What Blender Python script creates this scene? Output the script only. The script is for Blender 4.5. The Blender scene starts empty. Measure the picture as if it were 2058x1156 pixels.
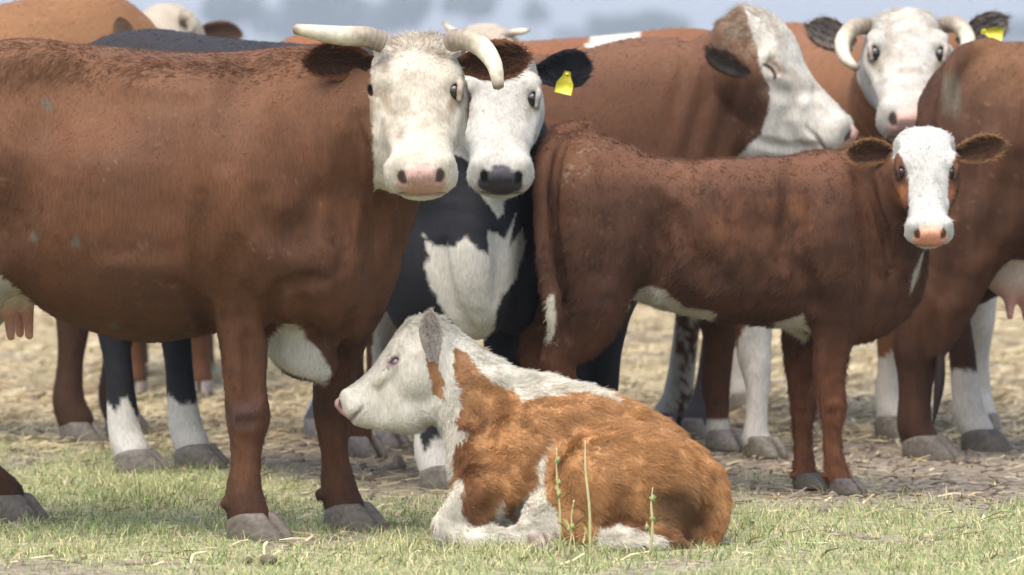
import bpy, math
import numpy as np
from mathutils import Vector, Matrix

# ------------------------------------------------------------------ camera, sky, sun, exposure
scn = bpy.context.scene
COL = scn.collection
F, HC, CX, HY = 11520.0, 1.38, 1029.0, 75.0      # focal length in photo pixels, eye height, principal column, horizon row
cam_d = bpy.data.cameras.new('camera'); cam = bpy.data.objects.new('camera', cam_d); COL.objects.link(cam)
cam.location = (0, 0, HC); cam.rotation_euler = (math.radians(90), 0, 0)
cam_d.sensor_width = 36.0; cam_d.lens = 36.0 * F / 2058.0
cam_d.shift_y = -(578.0 - HY) / 2058.0
cam_d.clip_start = 0.5; cam_d.clip_end = 6000
cam_d.dof.use_dof = True; cam_d.dof.focus_distance = 16.0; cam_d.dof.aperture_fstop = 4.5
scn.camera = cam

SUN_EL, SUN_AZ = math.radians(66), math.radians(205)     # azimuth: clockwise from +Y
world = bpy.data.worlds.new('World'); scn.world = world; world.use_nodes = True
wn = world.node_tree; wn.nodes.clear()
sky = wn.nodes.new('ShaderNodeTexSky'); sky.sky_type = 'NISHITA'; sky.sun_disc = False
sky.sun_elevation = SUN_EL; sky.sun_rotation = SUN_AZ
sky.air_density = 1.0; sky.dust_density = 4.0; sky.ozone_density = 1.0; sky.altitude = 50
bg = wn.nodes.new('ShaderNodeBackground'); bg.inputs[1].default_value = 0.15
wo = wn.nodes.new('ShaderNodeOutputWorld')
wn.links.new(sky.outputs[0], bg.inputs[0]); wn.links.new(bg.outputs[0], wo.inputs[0])
sd_ = bpy.data.lights.new('sun', 'SUN'); sun = bpy.data.objects.new('sun', sd_); COL.objects.link(sun)
sd_.energy = 1.0; sd_.angle = math.radians(65); sd_.color = (1.0, 0.95, 0.88)
sdir = Vector((math.sin(SUN_AZ) * math.cos(SUN_EL), math.cos(SUN_AZ) * math.cos(SUN_EL), math.sin(SUN_EL)))
sun.rotation_euler = sdir.to_track_quat('Z', 'Y').to_euler(); sun.location = (0, 0, 30)
scn.view_settings.view_transform = 'Standard'; scn.view_settings.look = 'None'
scn.view_settings.exposure = 1.52; scn.view_settings.gamma = 1.0
scn.render.engine = 'CYCLES'
scn.cycles.use_denoising = True
scn.cycles.max_bounces = 5; scn.cycles.diffuse_bounces = 3; scn.cycles.glossy_bounces = 2
scn.cycles.transmission_bounces = 2; scn.cycles.volume_bounces = 0; scn.cycles.transparent_max_bounces = 4
scn.cycles_curves.shape = 'RIBBONS'

# ------------------------------------------------------------------ helpers
rng = np.random.default_rng(7)
A = np.array
def W(px, py, Y): return A([(px - CX) * Y / F, Y, HC - (py - HY) * Y / F])
def yg(py): return F * HC / (py - HY)
def proj(P): return CX + P[:, 0] * F / P[:, 1], HY + (HC - P[:, 2]) * F / P[:, 1]
def nrm(v): v = A(v, float); return v / np.linalg.norm(v)
def L(pts, Y): return [W(p[0], p[1], p[2] if len(p) > 2 else Y) for p in pts]

def vnoise(P, scale, seed=0):
    q = P * scale; i = np.floor(q).astype(np.int64); f = q - i; f = f * f * (3 - 2 * f)
    def h(a, b, c):
        n = (a * 73856093) ^ (b * 19349663) ^ (c * 83492791) ^ (seed * 2654435761 + 12345)
        n = (n ^ (n >> 13)) * 1274126177 & 0x7fffffff
        n = (n ^ (n >> 16)) * 1911520717 & 0x7fffffff
        return (n & 0xffff) / 32767.5 - 1.0
    r = 0
    for dx in (0, 1):
        for dy in (0, 1):
            for dz in (0, 1):
                w = (f[:, 0] if dx else 1 - f[:, 0]) * (f[:, 1] if dy else 1 - f[:, 1]) * (f[:, 2] if dz else 1 - f[:, 2])
                r = r + w * h(i[:, 0] + dx, i[:, 1] + dy, i[:, 2] + dz)
    return r
def fbm(P, scale, seed=0, o=3):
    r, a = 0, 1.0
    for k in range(o): r = r + a * vnoise(P, scale * 2 ** k, seed + k * 17); a *= .5
    return r / 1.75
def sstep(a, b, x): t = np.clip((x - a) / (b - a), 0, 1); return t * t * (3 - 2 * t)
def mixc(c, d, m): return c + (A(d) - c) * m[:, None]
def sdpoly(x, y, pts):
    """signed distance in pixels, positive inside"""
    pts = A(pts, float); n = len(pts); d = np.full(x.shape, 1e18); ins = np.zeros(x.shape, bool)
    for i in range(n):
        a = pts[i]; b = pts[i - 1]; e = b - a; wx = x - a[0]; wy = y - a[1]
        t = np.clip((wx * e[0] + wy * e[1]) / (e @ e), 0, 1)
        d = np.minimum(d, (wx - e[0] * t) ** 2 + (wy - e[1] * t) ** 2)
        cr = ((a[1] > y) != (b[1] > y)) & (x < (b[0] - a[0]) * (y - a[1]) / (b[1] - a[1] + 1e-12) + a[0])
        ins ^= cr
    d = np.sqrt(d); return np.where(ins, d, -d)

# ------------------------------------------------------------------ materials
def new_mat(name):
    m = bpy.data.materials.new(name); m.use_nodes = True; nt = m.node_tree; nt.nodes.clear()
    out = nt.nodes.new('ShaderNodeOutputMaterial'); p = nt.nodes.new('ShaderNodeBsdfPrincipled')
    nt.links.new(p.outputs[0], out.inputs[0]); return m, nt, p
def attr_mat(name, attr='col', rough=.75, spec=.25, nscale=160., namt=.25, bump=.3, bscale=220., bdist=.003, rnd=False, sheen=0., stretch=1.):
    m, nt, p = new_mat(name); N = nt.nodes; K = nt.links
    a = N.new('ShaderNodeAttribute'); a.attribute_name = attr
    mul = N.new('ShaderNodeMixRGB'); mul.blend_type = 'MULTIPLY'; mul.inputs[0].default_value = 1
    K.new(a.outputs['Color'], mul.inputs[1])
    mr = N.new('ShaderNodeMapRange'); mr.inputs[3].default_value = 1 - namt; mr.inputs[4].default_value = 1 + namt
    if rnd:
        hi = N.new('ShaderNodeHairInfo'); K.new(hi.outputs['Random'], mr.inputs[0])
    else:
        tc = N.new('ShaderNodeTexCoord'); nz = N.new('ShaderNodeTexNoise'); nz.inputs['Scale'].default_value = nscale
        nz.inputs['Detail'].default_value = 3
        mp = N.new('ShaderNodeMapping'); mp.inputs['Scale'].default_value = (1, 1, stretch); K.new(tc.outputs['Object'], mp.inputs['Vector'])
        K.new(mp.outputs[0], nz.inputs['Vector']); K.new(nz.outputs[0], mr.inputs[0])
        mr.inputs[1].default_value = .3; mr.inputs[2].default_value = .7
        if bump > 0:
            nb = N.new('ShaderNodeTexNoise'); nb.inputs['Scale'].default_value = bscale; nb.inputs['Detail'].default_value = 3
            K.new(mp.outputs[0], nb.inputs['Vector'])
            b = N.new('ShaderNodeBump'); b.inputs['Strength'].default_value = bump; b.inputs['Distance'].default_value = bdist
            K.new(nb.outputs[0], b.inputs['Height']); K.new(b.outputs[0], p.inputs['Normal'])
    K.new(mr.outputs[0], mul.inputs[2]); K.new(mul.outputs[0], p.inputs['Base Color'])
    p.inputs['Roughness'].default_value = rough; p.inputs['Specular IOR Level'].default_value = spec
    if sheen: p.inputs['Sheen Weight'].default_value = sheen; p.inputs['Sheen Roughness'].default_value = .5
    return m
M_COAT = attr_mat('short_coat', rough=.7, spec=.12, namt=.16, stretch=.22, bump=.25)
M_HAIR = attr_mat('coat_hair', attr='hcol', rough=.55, spec=.14, namt=.16, rnd=True)
M_HORN = attr_mat('horn', rough=.42, spec=.4, nscale=60, namt=.18, bump=.35, bscale=90)
M_HOOF = attr_mat('hoof_keratin', rough=.6, spec=.3, nscale=70, namt=.3, bump=.4, bscale=110)
M_SKIN = attr_mat('bare_skin', rough=.5, spec=.35, nscale=90, namt=.12, bump=.25, bscale=180)
M_EYE = attr_mat('eye', rough=.08, spec=.6, namt=.05, bump=0)
M_TAG = attr_mat('plastic_tag', rough=.4, spec=.4, nscale=60, namt=.12, bump=.1)
M_BLADE = attr_mat('grass_blade', rough=.6, spec=.2, nscale=40, namt=.15, bump=0)
M_STRAW = attr_mat('straw', rough=.6, spec=.25, nscale=30, namt=.2, bump=0)
M_LEAF = attr_mat('tree_leaf', rough=.6, spec=.2, nscale=.8, namt=.3, bump=0)
M_BARK = attr_mat('bark', rough=.9, spec=.1, nscale=6, namt=.3, bump=.5, bscale=12, bdist=.05)
M_DUNG = attr_mat('dung', rough=.8, spec=.2, nscale=60, namt=.35, bump=.7, bscale=60, bdist=.01)

# ------------------------------------------------------------------ mesh output
def mesh_obj(name, V, Fq, mat, parent=None, base=None, col=None, smooth=True):
    """V (n,3) world, Fq (m,4) or (m,3) int array"""
    V = np.asarray(V, np.float64); Fq = np.asarray(Fq)
    if base is not None: V = V - base
    me = bpy.data.meshes.new(name); k = Fq.shape[1]
    me.vertices.add(len(V)); me.vertices.foreach_set('co', V.astype(np.float32).ravel())
    me.loops.add(Fq.size); me.loops.foreach_set('vertex_index', Fq.astype(np.int32).ravel())
    me.polygons.add(len(Fq)); me.polygons.foreach_set('loop_start', np.arange(0, Fq.size, k, dtype=np.int32))
    if smooth: me.polygons.foreach_set('use_smooth', np.ones(len(Fq), bool))
    me.update(calc_edges=True)
    if col is not None:
        at = me.color_attributes.new('col', 'FLOAT_COLOR', 'POINT')
        c = np.ones((len(V), 4), np.float32); c[:, :3] = col; at.data.foreach_set('color', c.ravel())
    me.materials.append(mat)
    o = bpy.data.objects.new(name, me); COL.objects.link(o)
    if parent is not None: o.parent = parent
    return o
def tag(o, label=None, cat=None, group=None, kind=None):
    if label: o['label'] = label
    if cat: o['category'] = cat
    if group: o['group'] = group
    if kind: o['kind'] = kind
    return o
def vert_normals(V, Q):
    a = V[Q[:, 2]] - V[Q[:, 0]]; b = V[Q[:, -1]] - V[Q[:, 1]]; fn = np.cross(a, b)
    N = np.zeros_like(V)
    for k in range(Q.shape[1]):
        for c in range(3): N[:, c] += np.bincount(Q[:, k], fn[:, c], len(V))
    return N / np.maximum(np.linalg.norm(N, axis=1), 1e-12)[:, None]

# ------------------------------------------------------------------ implicit sculpting
def spline(keys, vals, m):
    keys = A(keys, float); vals = A(vals, float)
    if vals.ndim == 1: vals = vals[:, None]
    sl = np.zeros_like(vals); dk = np.diff(keys)[:, None]; dv = np.diff(vals, axis=0) / dk
    sl[1:-1] = (dv[:-1] + dv[1:]) / 2; sl[0] = dv[0]; sl[-1] = dv[-1]
    x = np.linspace(keys[0], keys[-1], m); i = np.clip(np.searchsorted(keys, x, 'right') - 1, 0, len(keys) - 2)
    h = (keys[i + 1] - keys[i])[:, None]; t = ((x - keys[i])[:, None]) / h
    y = (2 * t**3 - 3 * t**2 + 1) * vals[i] + (t**3 - 2 * t**2 + t) * h * sl[i] + (-2 * t**3 + 3 * t**2) * vals[i + 1] + (t**3 - t**2) * h * sl[i + 1]
    return x, y
class Sculpt:
    def __init__(s): s.ops = []
    def put(s, fn, lo, hi, k, sub=False): s.ops.append((fn, A(lo, float), A(hi, float), k, sub)); return s
    def chain(s, pts, radii, k=.04, sub=False, sq=None, n=4, smooth=True):
        pts = A(pts, float); radii = A(radii, float)
        if len(pts) > 2 and smooth:
            _, pr = spline(np.arange(len(pts)), np.column_stack([pts, radii]), (len(pts) - 1) * n + 1)
            pts, radii = pr[:, :3], np.maximum(pr[:, 3], .002)
        rm = radii.max() * (max(1, sq[1]) if sq else 1)
        def fn(X, Y, Z, pts=pts, radii=radii, sq=sq):
            d = None
            for a, b, ra, rb in zip(pts[:-1], pts[1:], radii[:-1], radii[1:]):
                e = b - a; l2 = e @ e + 1e-12
                x, y, z = X - a[0], Y - a[1], Z - a[2]
                t = np.clip((x * e[0] + y * e[1] + z * e[2]) / l2, 0, 1)
                x = x - t * e[0]; y = y - t * e[1]; z = z - t * e[2]
                if sq:
                    nn, q = sq; g = (x * nn[0] + y * nn[1] + z * nn[2]) * (1 / q - 1)
                    x = x + g * nn[0]; y = y + g * nn[1]; z = z + g * nn[2]
                dd = np.sqrt(x * x + y * y + z * z) - (ra + (rb - ra) * t)
                if sq: dd = dd * min(1, sq[1])
                d = dd if d is None else np.minimum(d, dd)
            return d
        return s.put(fn, pts.min(0) - rm, pts.max(0) + rm, k, sub)
    def ell(s, c, r, k=.04, sub=False, ax=None):
        c = A(c, float); r = A(r, float); ax = np.eye(3) if ax is None else A(ax, float)   # rows = axes
        def fn(X, Y, Z):
            x, y, z = X - c[0], Y - c[1], Z - c[2]; k0 = 0; k1 = 0
            for i in range(3):
                q = (x * ax[i, 0] + y * ax[i, 1] + z * ax[i, 2]) / r[i]; k0 = k0 + q * q; k1 = k1 + (q / r[i]) ** 2
            k0 = np.sqrt(k0); return k0 * (k0 - 1) / np.sqrt(k1 + 1e-12)
        ext = np.sqrt(((ax * r[:, None]) ** 2).sum(0))
        return s.put(fn, c - ext, c + ext, k, sub)
    def loft(s, o, u, v, w, secs, k=.05, n=2.2, lat=None):
        """secs rows: s, top, bottom (along w), half width (along v)[, lateral centre]"""
        secs = A(secs, float); o = A(o, float)
        if secs.shape[1] == 4: secs = np.column_stack([secs, np.zeros(len(secs))])
        xs, tb = spline(secs[:, 0], secs[:, 1:], 200)
        top, bot, hw, lc = tb[:, 0], tb[:, 1], np.maximum(tb[:, 2], .01), tb[:, 3]
        c, h = (top + bot) / 2, np.maximum((top - bot) / 2, .01)
        corners = []
        for i in range(0, 200, 10):
            for a in (-1, 1):
                for b in (-1, 1): corners.append(o + u * xs[i] + v * (lc[i] + a * hw[i]) + w * (c[i] + b * h[i]))
        corners = A(corners)
        def fn(X, Y, Z):
            x, y, z = X - o[0], Y - o[1], Z - o[2]
            S = x * u[0] + y * u[1] + z * u[2]; T = x * v[0] + y * v[1] + z * v[2]; R = x * w[0] + y * w[1] + z * w[2]
            sc = np.clip(S, xs[0], xs[-1]); fi = (sc - xs[0]) / (xs[1] - xs[0]); i0 = np.minimum(fi.astype(np.int32), 198); fr = fi - i0
            def I(t): return t[i0] + (t[i0 + 1] - t[i0]) * fr
            H_, W_ = I(h), I(hw)
            q = np.abs(T - I(lc)) / W_; p = np.abs(R - I(c)) / H_
            k0 = (q ** n + p ** n) ** (1 / n) if n != 2 else np.sqrt(q * q + p * p)
            g = np.sqrt((q / W_) ** 2 + (p / H_) ** 2) / np.maximum(np.sqrt(q * q + p * p), 1e-3)
            d = (k0 - 1) / np.maximum(g, 1e-3)
            ds = S - sc
            return np.where(ds == 0, d, np.hypot(np.maximum(d, 0), ds))
        return s.put(fn, corners.min(0), corners.max(0), k)
    def at(s, P):
        f = np.full(len(P), .5); X, Y, Z = P[:, 0], P[:, 1], P[:, 2]
        for fn, l, u, k, sub in s.ops:
            if (P.max(0) < l - k).any() or (P.min(0) > u + k).any(): continue
            d = fn(X, Y, Z)
            if sub: d = -d; hh = np.maximum(k - np.abs(f - d), 0) / k; f = np.maximum(f, d) + hh * hh * k * .25
            else: hh = np.maximum(k - np.abs(f - d), 0) / k; f = np.minimum(f, d) - hh * hh * k * .25
        return f
    def surf(s, px, py, y0, y1):
        Ys = np.linspace(y0, y1, 260); k = np.nonzero(s.at(np.stack([(px - CX) * Ys / F, Ys, HC - (py - HY) * Ys / F], 1)) < 0)[0]
        return Ys[k[0]] if len(k) else None
    def score(s, path, rad, depth, y0, y1, k=.03, ridge=False):
        '''groove (or ridge) that follows the skin along a path'''
        path = A(path, float); _, q = spline(np.arange(len(path)), path, (len(path) - 1) * 4 + 1); n = len(q); pts, rr = [], []
        for i, (a, b) in enumerate(q):
            Y = s.surf(a, b, y0, y1)
            if Y is None: continue
            e = min(1, 4 * min(i, n - 1 - i) / (n - 1) + .12); dp = depth * e; r = rad * (.6 + .4 * e)
            pts.append(W(a, b, Y + (r - dp if ridge else dp - r))); rr.append(r)
        if len(pts) > 1: s.chain(pts, rr, k, not ridge, smooth=False)
        return s
    def field(s, lo, hi, h):
        lo = A(lo, float); n = np.ceil((A(hi) - lo) / h).astype(int) + 1
        ax = [lo[i] + h * np.arange(n[i]) for i in range(3)]
        f = np.full(n, .12, np.float32)
        for fn, l, u, k, sub in s.ops:
            m = k + .03
            i0 = np.clip(np.floor((l - m - lo) / h).astype(int), 0, n); i1 = np.clip(np.ceil((u + m - lo) / h).astype(int) + 1, 0, n)
            if (i1 <= i0).any(): continue
            sl = tuple(slice(a, b) for a, b in zip(i0, i1))
            X = ax[0][sl[0]][:, None, None].astype(np.float32); Y = ax[1][sl[1]][None, :, None].astype(np.float32); Z = ax[2][sl[2]][None, None, :].astype(np.float32)
            d = fn(X, Y, Z); a = f[sl]
            if sub: d = -d; hh = np.maximum(k - np.abs(a - d), 0) / k; f[sl] = np.maximum(a, d) + hh * hh * k * .25
            else: hh = np.maximum(k - np.abs(a - d), 0) / k; f[sl] = np.minimum(a, d) - hh * hh * k * .25
        return f
    def bounds(s):
        lo = np.min([o[1] for o in s.ops if not o[4]], 0); hi = np.max([o[2] for o in s.ops if not o[4]], 0)
        return lo - .03, hi + .03
    def mesh(s, h, fine=None):
        """coarse mesh at voxel h; fine = list of (lo, hi, voxel) boxes cut finer"""
        fine = fine or []; lo, hi = s.bounds(); parts = []
        V, Q = snet(s.field(lo, hi, h), lo, h)
        if fine:
            keep = np.ones(len(V), bool)
            for a, b, hf in fine: keep &= ~((V > A(a) + 1.6 * h) & (V < A(b) - 1.6 * h)).all(1)
            Q = Q[keep[Q].all(1)]
        parts.append((V, Q))
        for a, b, hf in fine:
            V, Q = snet(s.field(a, b, hf), A(a), hf); parts.append((V, Q))
        Vs, Qs, n = [], [], 0
        for V, Q in parts: Vs.append(V); Qs.append(Q + n); n += len(V)
        V = np.concatenate(Vs); Q = np.concatenate(Qs)
        used = np.zeros(len(V), bool); used[Q] = True; mp = np.cumsum(used) - 1
        return V[used], mp[Q]
def snet(f, lo, h):
    ins = f < 0; c = np.zeros(A(f.shape) - 1, np.int8)
    nx, ny, nz = c.shape
    for i in (0, 1):
        for j in (0, 1):
            for k in (0, 1): c += ins[i:i + nx, j:j + ny, k:k + nz]
    mix = (c > 0) & (c < 8); ci = np.stack(np.nonzero(mix), 1)
    vid = np.full(c.shape, -1, np.int64); vid[mix] = np.arange(len(ci))
    acc = np.zeros((len(ci), 3)); cnt = np.zeros(len(ci))
    cor = [(i, j, k) for i in (0, 1) for j in (0, 1) for k in (0, 1)]
    fv = {o: f[ci[:, 0] + o[0], ci[:, 1] + o[1], ci[:, 2] + o[2]] for o in cor}
    for a in cor:
        for d in range(3):
            if a[d]: continue
            b = list(a); b[d] = 1; b = tuple(b)
            fa, fb = fv[a], fv[b]; m = (fa < 0) != (fb < 0)
            t = fa[m] / (fa[m] - fb[m]); p = np.tile(A(a, float), (m.sum(), 1)); p[:, d] += t
            acc[m] += p; cnt[m] += 1
    V = lo + h * (ci + acc / cnt[:, None]); Q = []
    for d in range(3):
        e1, e2 = [(1, 2), (2, 0), (0, 1)][d]
        s0 = [slice(None)] * 3; s1 = [slice(None)] * 3
        s0[d] = slice(0, -1); s1[d] = slice(1, None)
        A0, B0 = ins[tuple(s0)], ins[tuple(s1)]; ch = A0 != B0
        idx = np.stack(np.nonzero(ch), 1)
        ok = (idx[:, e1] > 0) & (idx[:, e2] > 0) & (idx[:, e1] < c.shape[e1]) & (idx[:, e2] < c.shape[e2])
        idx = idx[ok]; sg = A0[idx[:, 0], idx[:, 1], idx[:, 2]]
        def cell(a, b):
            q = idx.copy(); q[:, e1] -= a; q[:, e2] -= b; return vid[q[:, 0], q[:, 1], q[:, 2]]
        q = np.stack([cell(1, 1), cell(0, 1), cell(0, 0), cell(1, 0)], 1)
        q[~sg] = q[~sg][:, ::-1]; Q.append(q)
    Q = np.concatenate(Q); return V, Q[(Q >= 0).all(1)]

# ------------------------------------------------------------------ hair
def grow_hair(name, parent, base, srcs, mat=None, pts=4, rad=.0008):
    """srcs: list of dict(V,Q,col fn or array,n,len fn,flow fn,lift,curl)"""
    PP, CC, RR = [], [], []
    for s in srcs:
        V, Q = s['V'], s['Q']; N = s.get('N'); N = vert_normals(V, Q) if N is None else N
        c = V[Q].mean(1); fn = N[Q].mean(1)
        ar = np.linalg.norm(np.cross(V[Q[:, 2]] - V[Q[:, 0]], V[Q[:, -1]] - V[Q[:, 1]]), axis=1)
        vis = (fn * (A([0, 0, HC]) - c)).sum(1) / np.linalg.norm(c, axis=1) > -.45
        px, py = proj(c); vis &= (px > -150) & (px < 2210) & (py > -120)
        w = ar * vis * (s['dens'](c) if s.get('dens') else 1)
        if w.sum() <= 0: continue
        n = s['n']; fi = rng.choice(len(Q), n, p=w / w.sum())
        a, b = rng.random(n), rng.random(n)
        q = Q[fi]; wt = np.stack([(1 - a) * (1 - b), a * (1 - b), a * b, (1 - a) * b], 1) if Q.shape[1] == 4 else None
        P = (V[q] * wt[:, :, None]).sum(1); Nn = (N[q] * wt[:, :, None]).sum(1); Nn /= np.linalg.norm(Nn, axis=1)[:, None] + 1e-9
        C = s['col'](P, Nn)
        fl = s['flow'](P, Nn); fl = fl - Nn * (fl * Nn).sum(1)[:, None]; fl /= np.linalg.norm(fl, axis=1)[:, None] + 1e-6
        cs = s.get('clump', 0.)
        if cs:
            sc = s.get('cscale', 60.)
            fl = fl + cs * np.stack([vnoise(P, sc, 5), vnoise(P, sc, 6), vnoise(P, sc, 8)], 1)
        fl = fl + rng.normal(0, s.get('mess', .25), (n, 3))
        ln = s['len'](P) * rng.uniform(.6, 1.25, n); lift = s.get('lift', .3)
        X = np.zeros((n, pts, 3)); t = np.linspace(0, 1, pts)
        side = np.cross(Nn, fl); cu = s.get('curl', 0.); ph = rng.uniform(0, 6.28, n)
        if s.get('coh'): ph = 9 * vnoise(P, s['coh'], 9)
        for k in range(pts):
            X[:, k] = P - Nn * .0015 + (Nn * (lift * t[k] * (1.15 - .5 * t[k]))[..., None] + fl * t[k]) * ln[:, None]
            if cu: X[:, k] += (side * np.sin(ph + t[k] * 5)[:, None] + Nn * np.cos(ph + t[k] * 5)[:, None] * .5) * (cu * t[k] * ln)[:, None]
        PP.append(X); CC.append(C); RR.append(np.tile((rad * s.get('thick', 1.)) * np.linspace(1, .25, pts), (n, 1)))
    X = np.concatenate(PP); C = np.concatenate(CC); R = np.concatenate(RR); n = len(X)
    hc = bpy.data.hair_curves.new(name); hc.add_curves([pts] * n)
    X = X - base
    hc.attributes['position'].data.foreach_set('vector', X.astype(np.float32).ravel())
    ra = hc.attributes.get('radius') or hc.attributes.new('radius', 'FLOAT', 'POINT'); ra.data.foreach_set('value', R.astype(np.float32).ravel())
    at = hc.attributes.new('hcol', 'FLOAT_COLOR', 'CURVE'); c4 = np.ones((n, 4), np.float32); c4[:, :3] = C; at.data.foreach_set('color', c4.ravel())
    hc.materials.append(mat or M_HAIR)
    o = bpy.data.objects.new(name, hc); COL.objects.link(o); o.parent = parent
    return o

# ------------------------------------------------------------------ anatomy
Z3 = A([0, 0, 1.])
class Head:
    """local frame: x lateral (ex), y out of the face (en), z down the face (ef); origin at the poll"""
    def __init__(s, O, ef, ex, sc=1., calf=False, ey=-.040, ez=.196):
        s.O = A(O, float); s.ef = nrm(ef); ex = A(ex, float); s.ex = nrm(ex - s.ef * (ex @ s.ef)); s.en = nrm(np.cross(s.ef, s.ex))
        s.sc = sc; s.calf = calf; s.ey = ey; s.ez = ez
    def p(s, x, y, z): return s.O + s.sc * (x * s.ex + y * s.en + z * s.ef)
    def d(s, x, y, z): return x * s.ex + y * s.en + z * s.ef
    def loc(s, P):
        q = (P - s.O) / s.sc; return q @ s.ex, q @ s.en, q @ s.ef
    def box(s, grow=.02):
        c = A([s.p(x, y, z) for x in (-.17, .17) for y in (-.27, .05) for z in (-.06, .54)])
        return c.min(0) - grow, c.max(0) + grow
    def sculpt(s, S):
        k = s.sc; ax = A([s.ex, s.en, s.ef])
        secs = [(-.04, -.06, -.13, .055), (-.01, -.022, -.18, .098), (.05, .004, -.215, .124), (.11, .008, -.245, .130), (.17, .004, -.262, .132), (.23, -.004, -.258, .117),
                (.29, -.010, -.24, .106), (.35, -.010, -.205, .095), (.40, -.008, -.185, .094), (.445, -.008, -.172, .100), (.48, -.016, -.16, .094), (.505, -.03, -.145, .076)]
        if s.calf:
            secs = [(-.045, -.06, -.13, .055), (-.01, -.012, -.18, .105), (.05, .018, -.21, .135), (.11, .024, -.235, .142), (.17, .014, -.25, .134), (.23, -.002, -.245, .112),
                    (.29, -.014, -.22, .092), (.35, -.018, -.19, .079), (.40, -.014, -.172, .080), (.445, -.012, -.16, .087), (.48, -.02, -.15, .082), (.502, -.034, -.138, .066)]
        secs = A(secs) * k
        S.loft(s.O, s.ef, s.ex, s.en, secs, k=.05 * k, n=2.5)
        for g in (-1, 1):
            S.ell(s.p(g * .100, s.ey + .026, s.ez - .046), A([.032, .022, .040]) * k, .03 * k, ax=ax)          # brow
            S.ell(s.p(g * .083, -.16, .17), A([.052, .085, .10]) * k, .05 * k, ax=ax)           # cheek
            S.chain([s.p(g * .112, -.088, .205), s.p(g * .085, -.08, .33)], A([.018, .012]) * k, .03 * k)   # facial crest
            S.chain([s.p(g * .068, -.035, .455), s.p(g * .068, -.088, .468)], A([.026, .03]) * k, .03 * k)  # lip
            S.chain([s.p(g * .080, .018, .235), s.p(g * .070, .016, .29), s.p(g * .066, .012, .375)], A([.012, .020, .014]) * k, .045 * k, True)  # hollow beside the nasal bridge
            S.ell(s.p(g * .135, -.045, .09), A([.02, .035, .035]) * k, .04 * k, True, ax=ax)     # temple
        S.ell(s.p(0, -.150, .452), A([.052, .034, .042]) * k, .025 * k, ax=ax)                    # chin
        S.ell(s.p(0, -.06, .497), A([.058, .045, .022]) * k, .02 * k, ax=ax)                      # nose pad
        for g in (-1, 1):
            S.ell(s.p(g * .126, s.ey + .012, s.ez), A([.022, .022, .030]) * k, .012 * k, True, ax=ax)    # socket
            S.chain([s.p(g * .052, -.026, .505), s.p(g * .060, -.048, .512), s.p(g * .046, -.058, .520)], A([.011, .014, .009]) * k, .012 * k, True)   # nostril
            S.chain([s.p(g * .02, -.119, .53), s.p(g * .085, -.118, .47), s.p(g * .098, -.125, .40)], A([.007, .006, .004]) * k, .014 * k, True)   # mouth line
    def lids(s, S, closed=False):
        k = s.sc
        for g in (-1, 1):
            c = (.1235, s.ey + .004, s.ez)
            up = [(c[0] - .004, c[1] + .002, c[2] - .030), (c[0] - .002, c[1] + .022, c[2] - .012), (c[0] - .004, c[1] + .022, c[2] + .014), (c[0] - .008, c[1] + .006, c[2] + .034)]
            lo = [(c[0] - .004, c[1] + .0, c[2] - .030), (c[0] + .0, c[1] - .018, c[2] - .010), (c[0] - .004, c[1] - .018, c[2] + .014), (c[0] - .008, c[1] + .004, c[2] + .034)]
            S.chain([s.p(g * a, b, z) for a, b, z in up], A([.007, .010, .010, .006]) * k, .008 * k)
            S.chain([s.p(g * a, b, z) for a, b, z in lo], A([.006, .007, .007, .006]) * k, .008 * k)
            if closed:
                S.ell(s.p(g * .1045, s.ey + .002, s.ez), A([.022, .022, .03]) * k, .010 * k, ax=A([s.ex, s.en, s.ef]))
    def eyes(s, root, base, col=(.012, .008, .006), g=(-1, 1), r=.0245):
        for q in g:
            c = s.p(q * .1035, s.ey, s.ez); r_ = r * s.sc
            V, Q = sphere(16, 10); V = V * r_ + c
            mesh_obj('eye', V, Q, M_EYE, root, base, np.tile(A(col), (len(V), 1)))
    def pink(s, P, cx=0):
        x, y, z = s.loc(P)
        e = np.sqrt((x / .066) ** 2 + ((y + .062) / .052) ** 2)
        return (1 - e) * .06, z            # positive inside the pad outline, use with z > .46
def sphere(n, m):
    V = []; Q = []
    for i in range(m + 1):
        t = math.pi * i / m
        for j in range(n): a = 2 * math.pi * j / n; V.append((math.sin(t) * math.cos(a), math.sin(t) * math.sin(a), math.cos(t)))
    for i in range(m):
        for j in range(n): Q.append((i * n + j, (i + 1) * n + j, (i + 1) * n + (j + 1) % n, i * n + (j + 1) % n))
    return A(V), A(Q)
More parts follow.
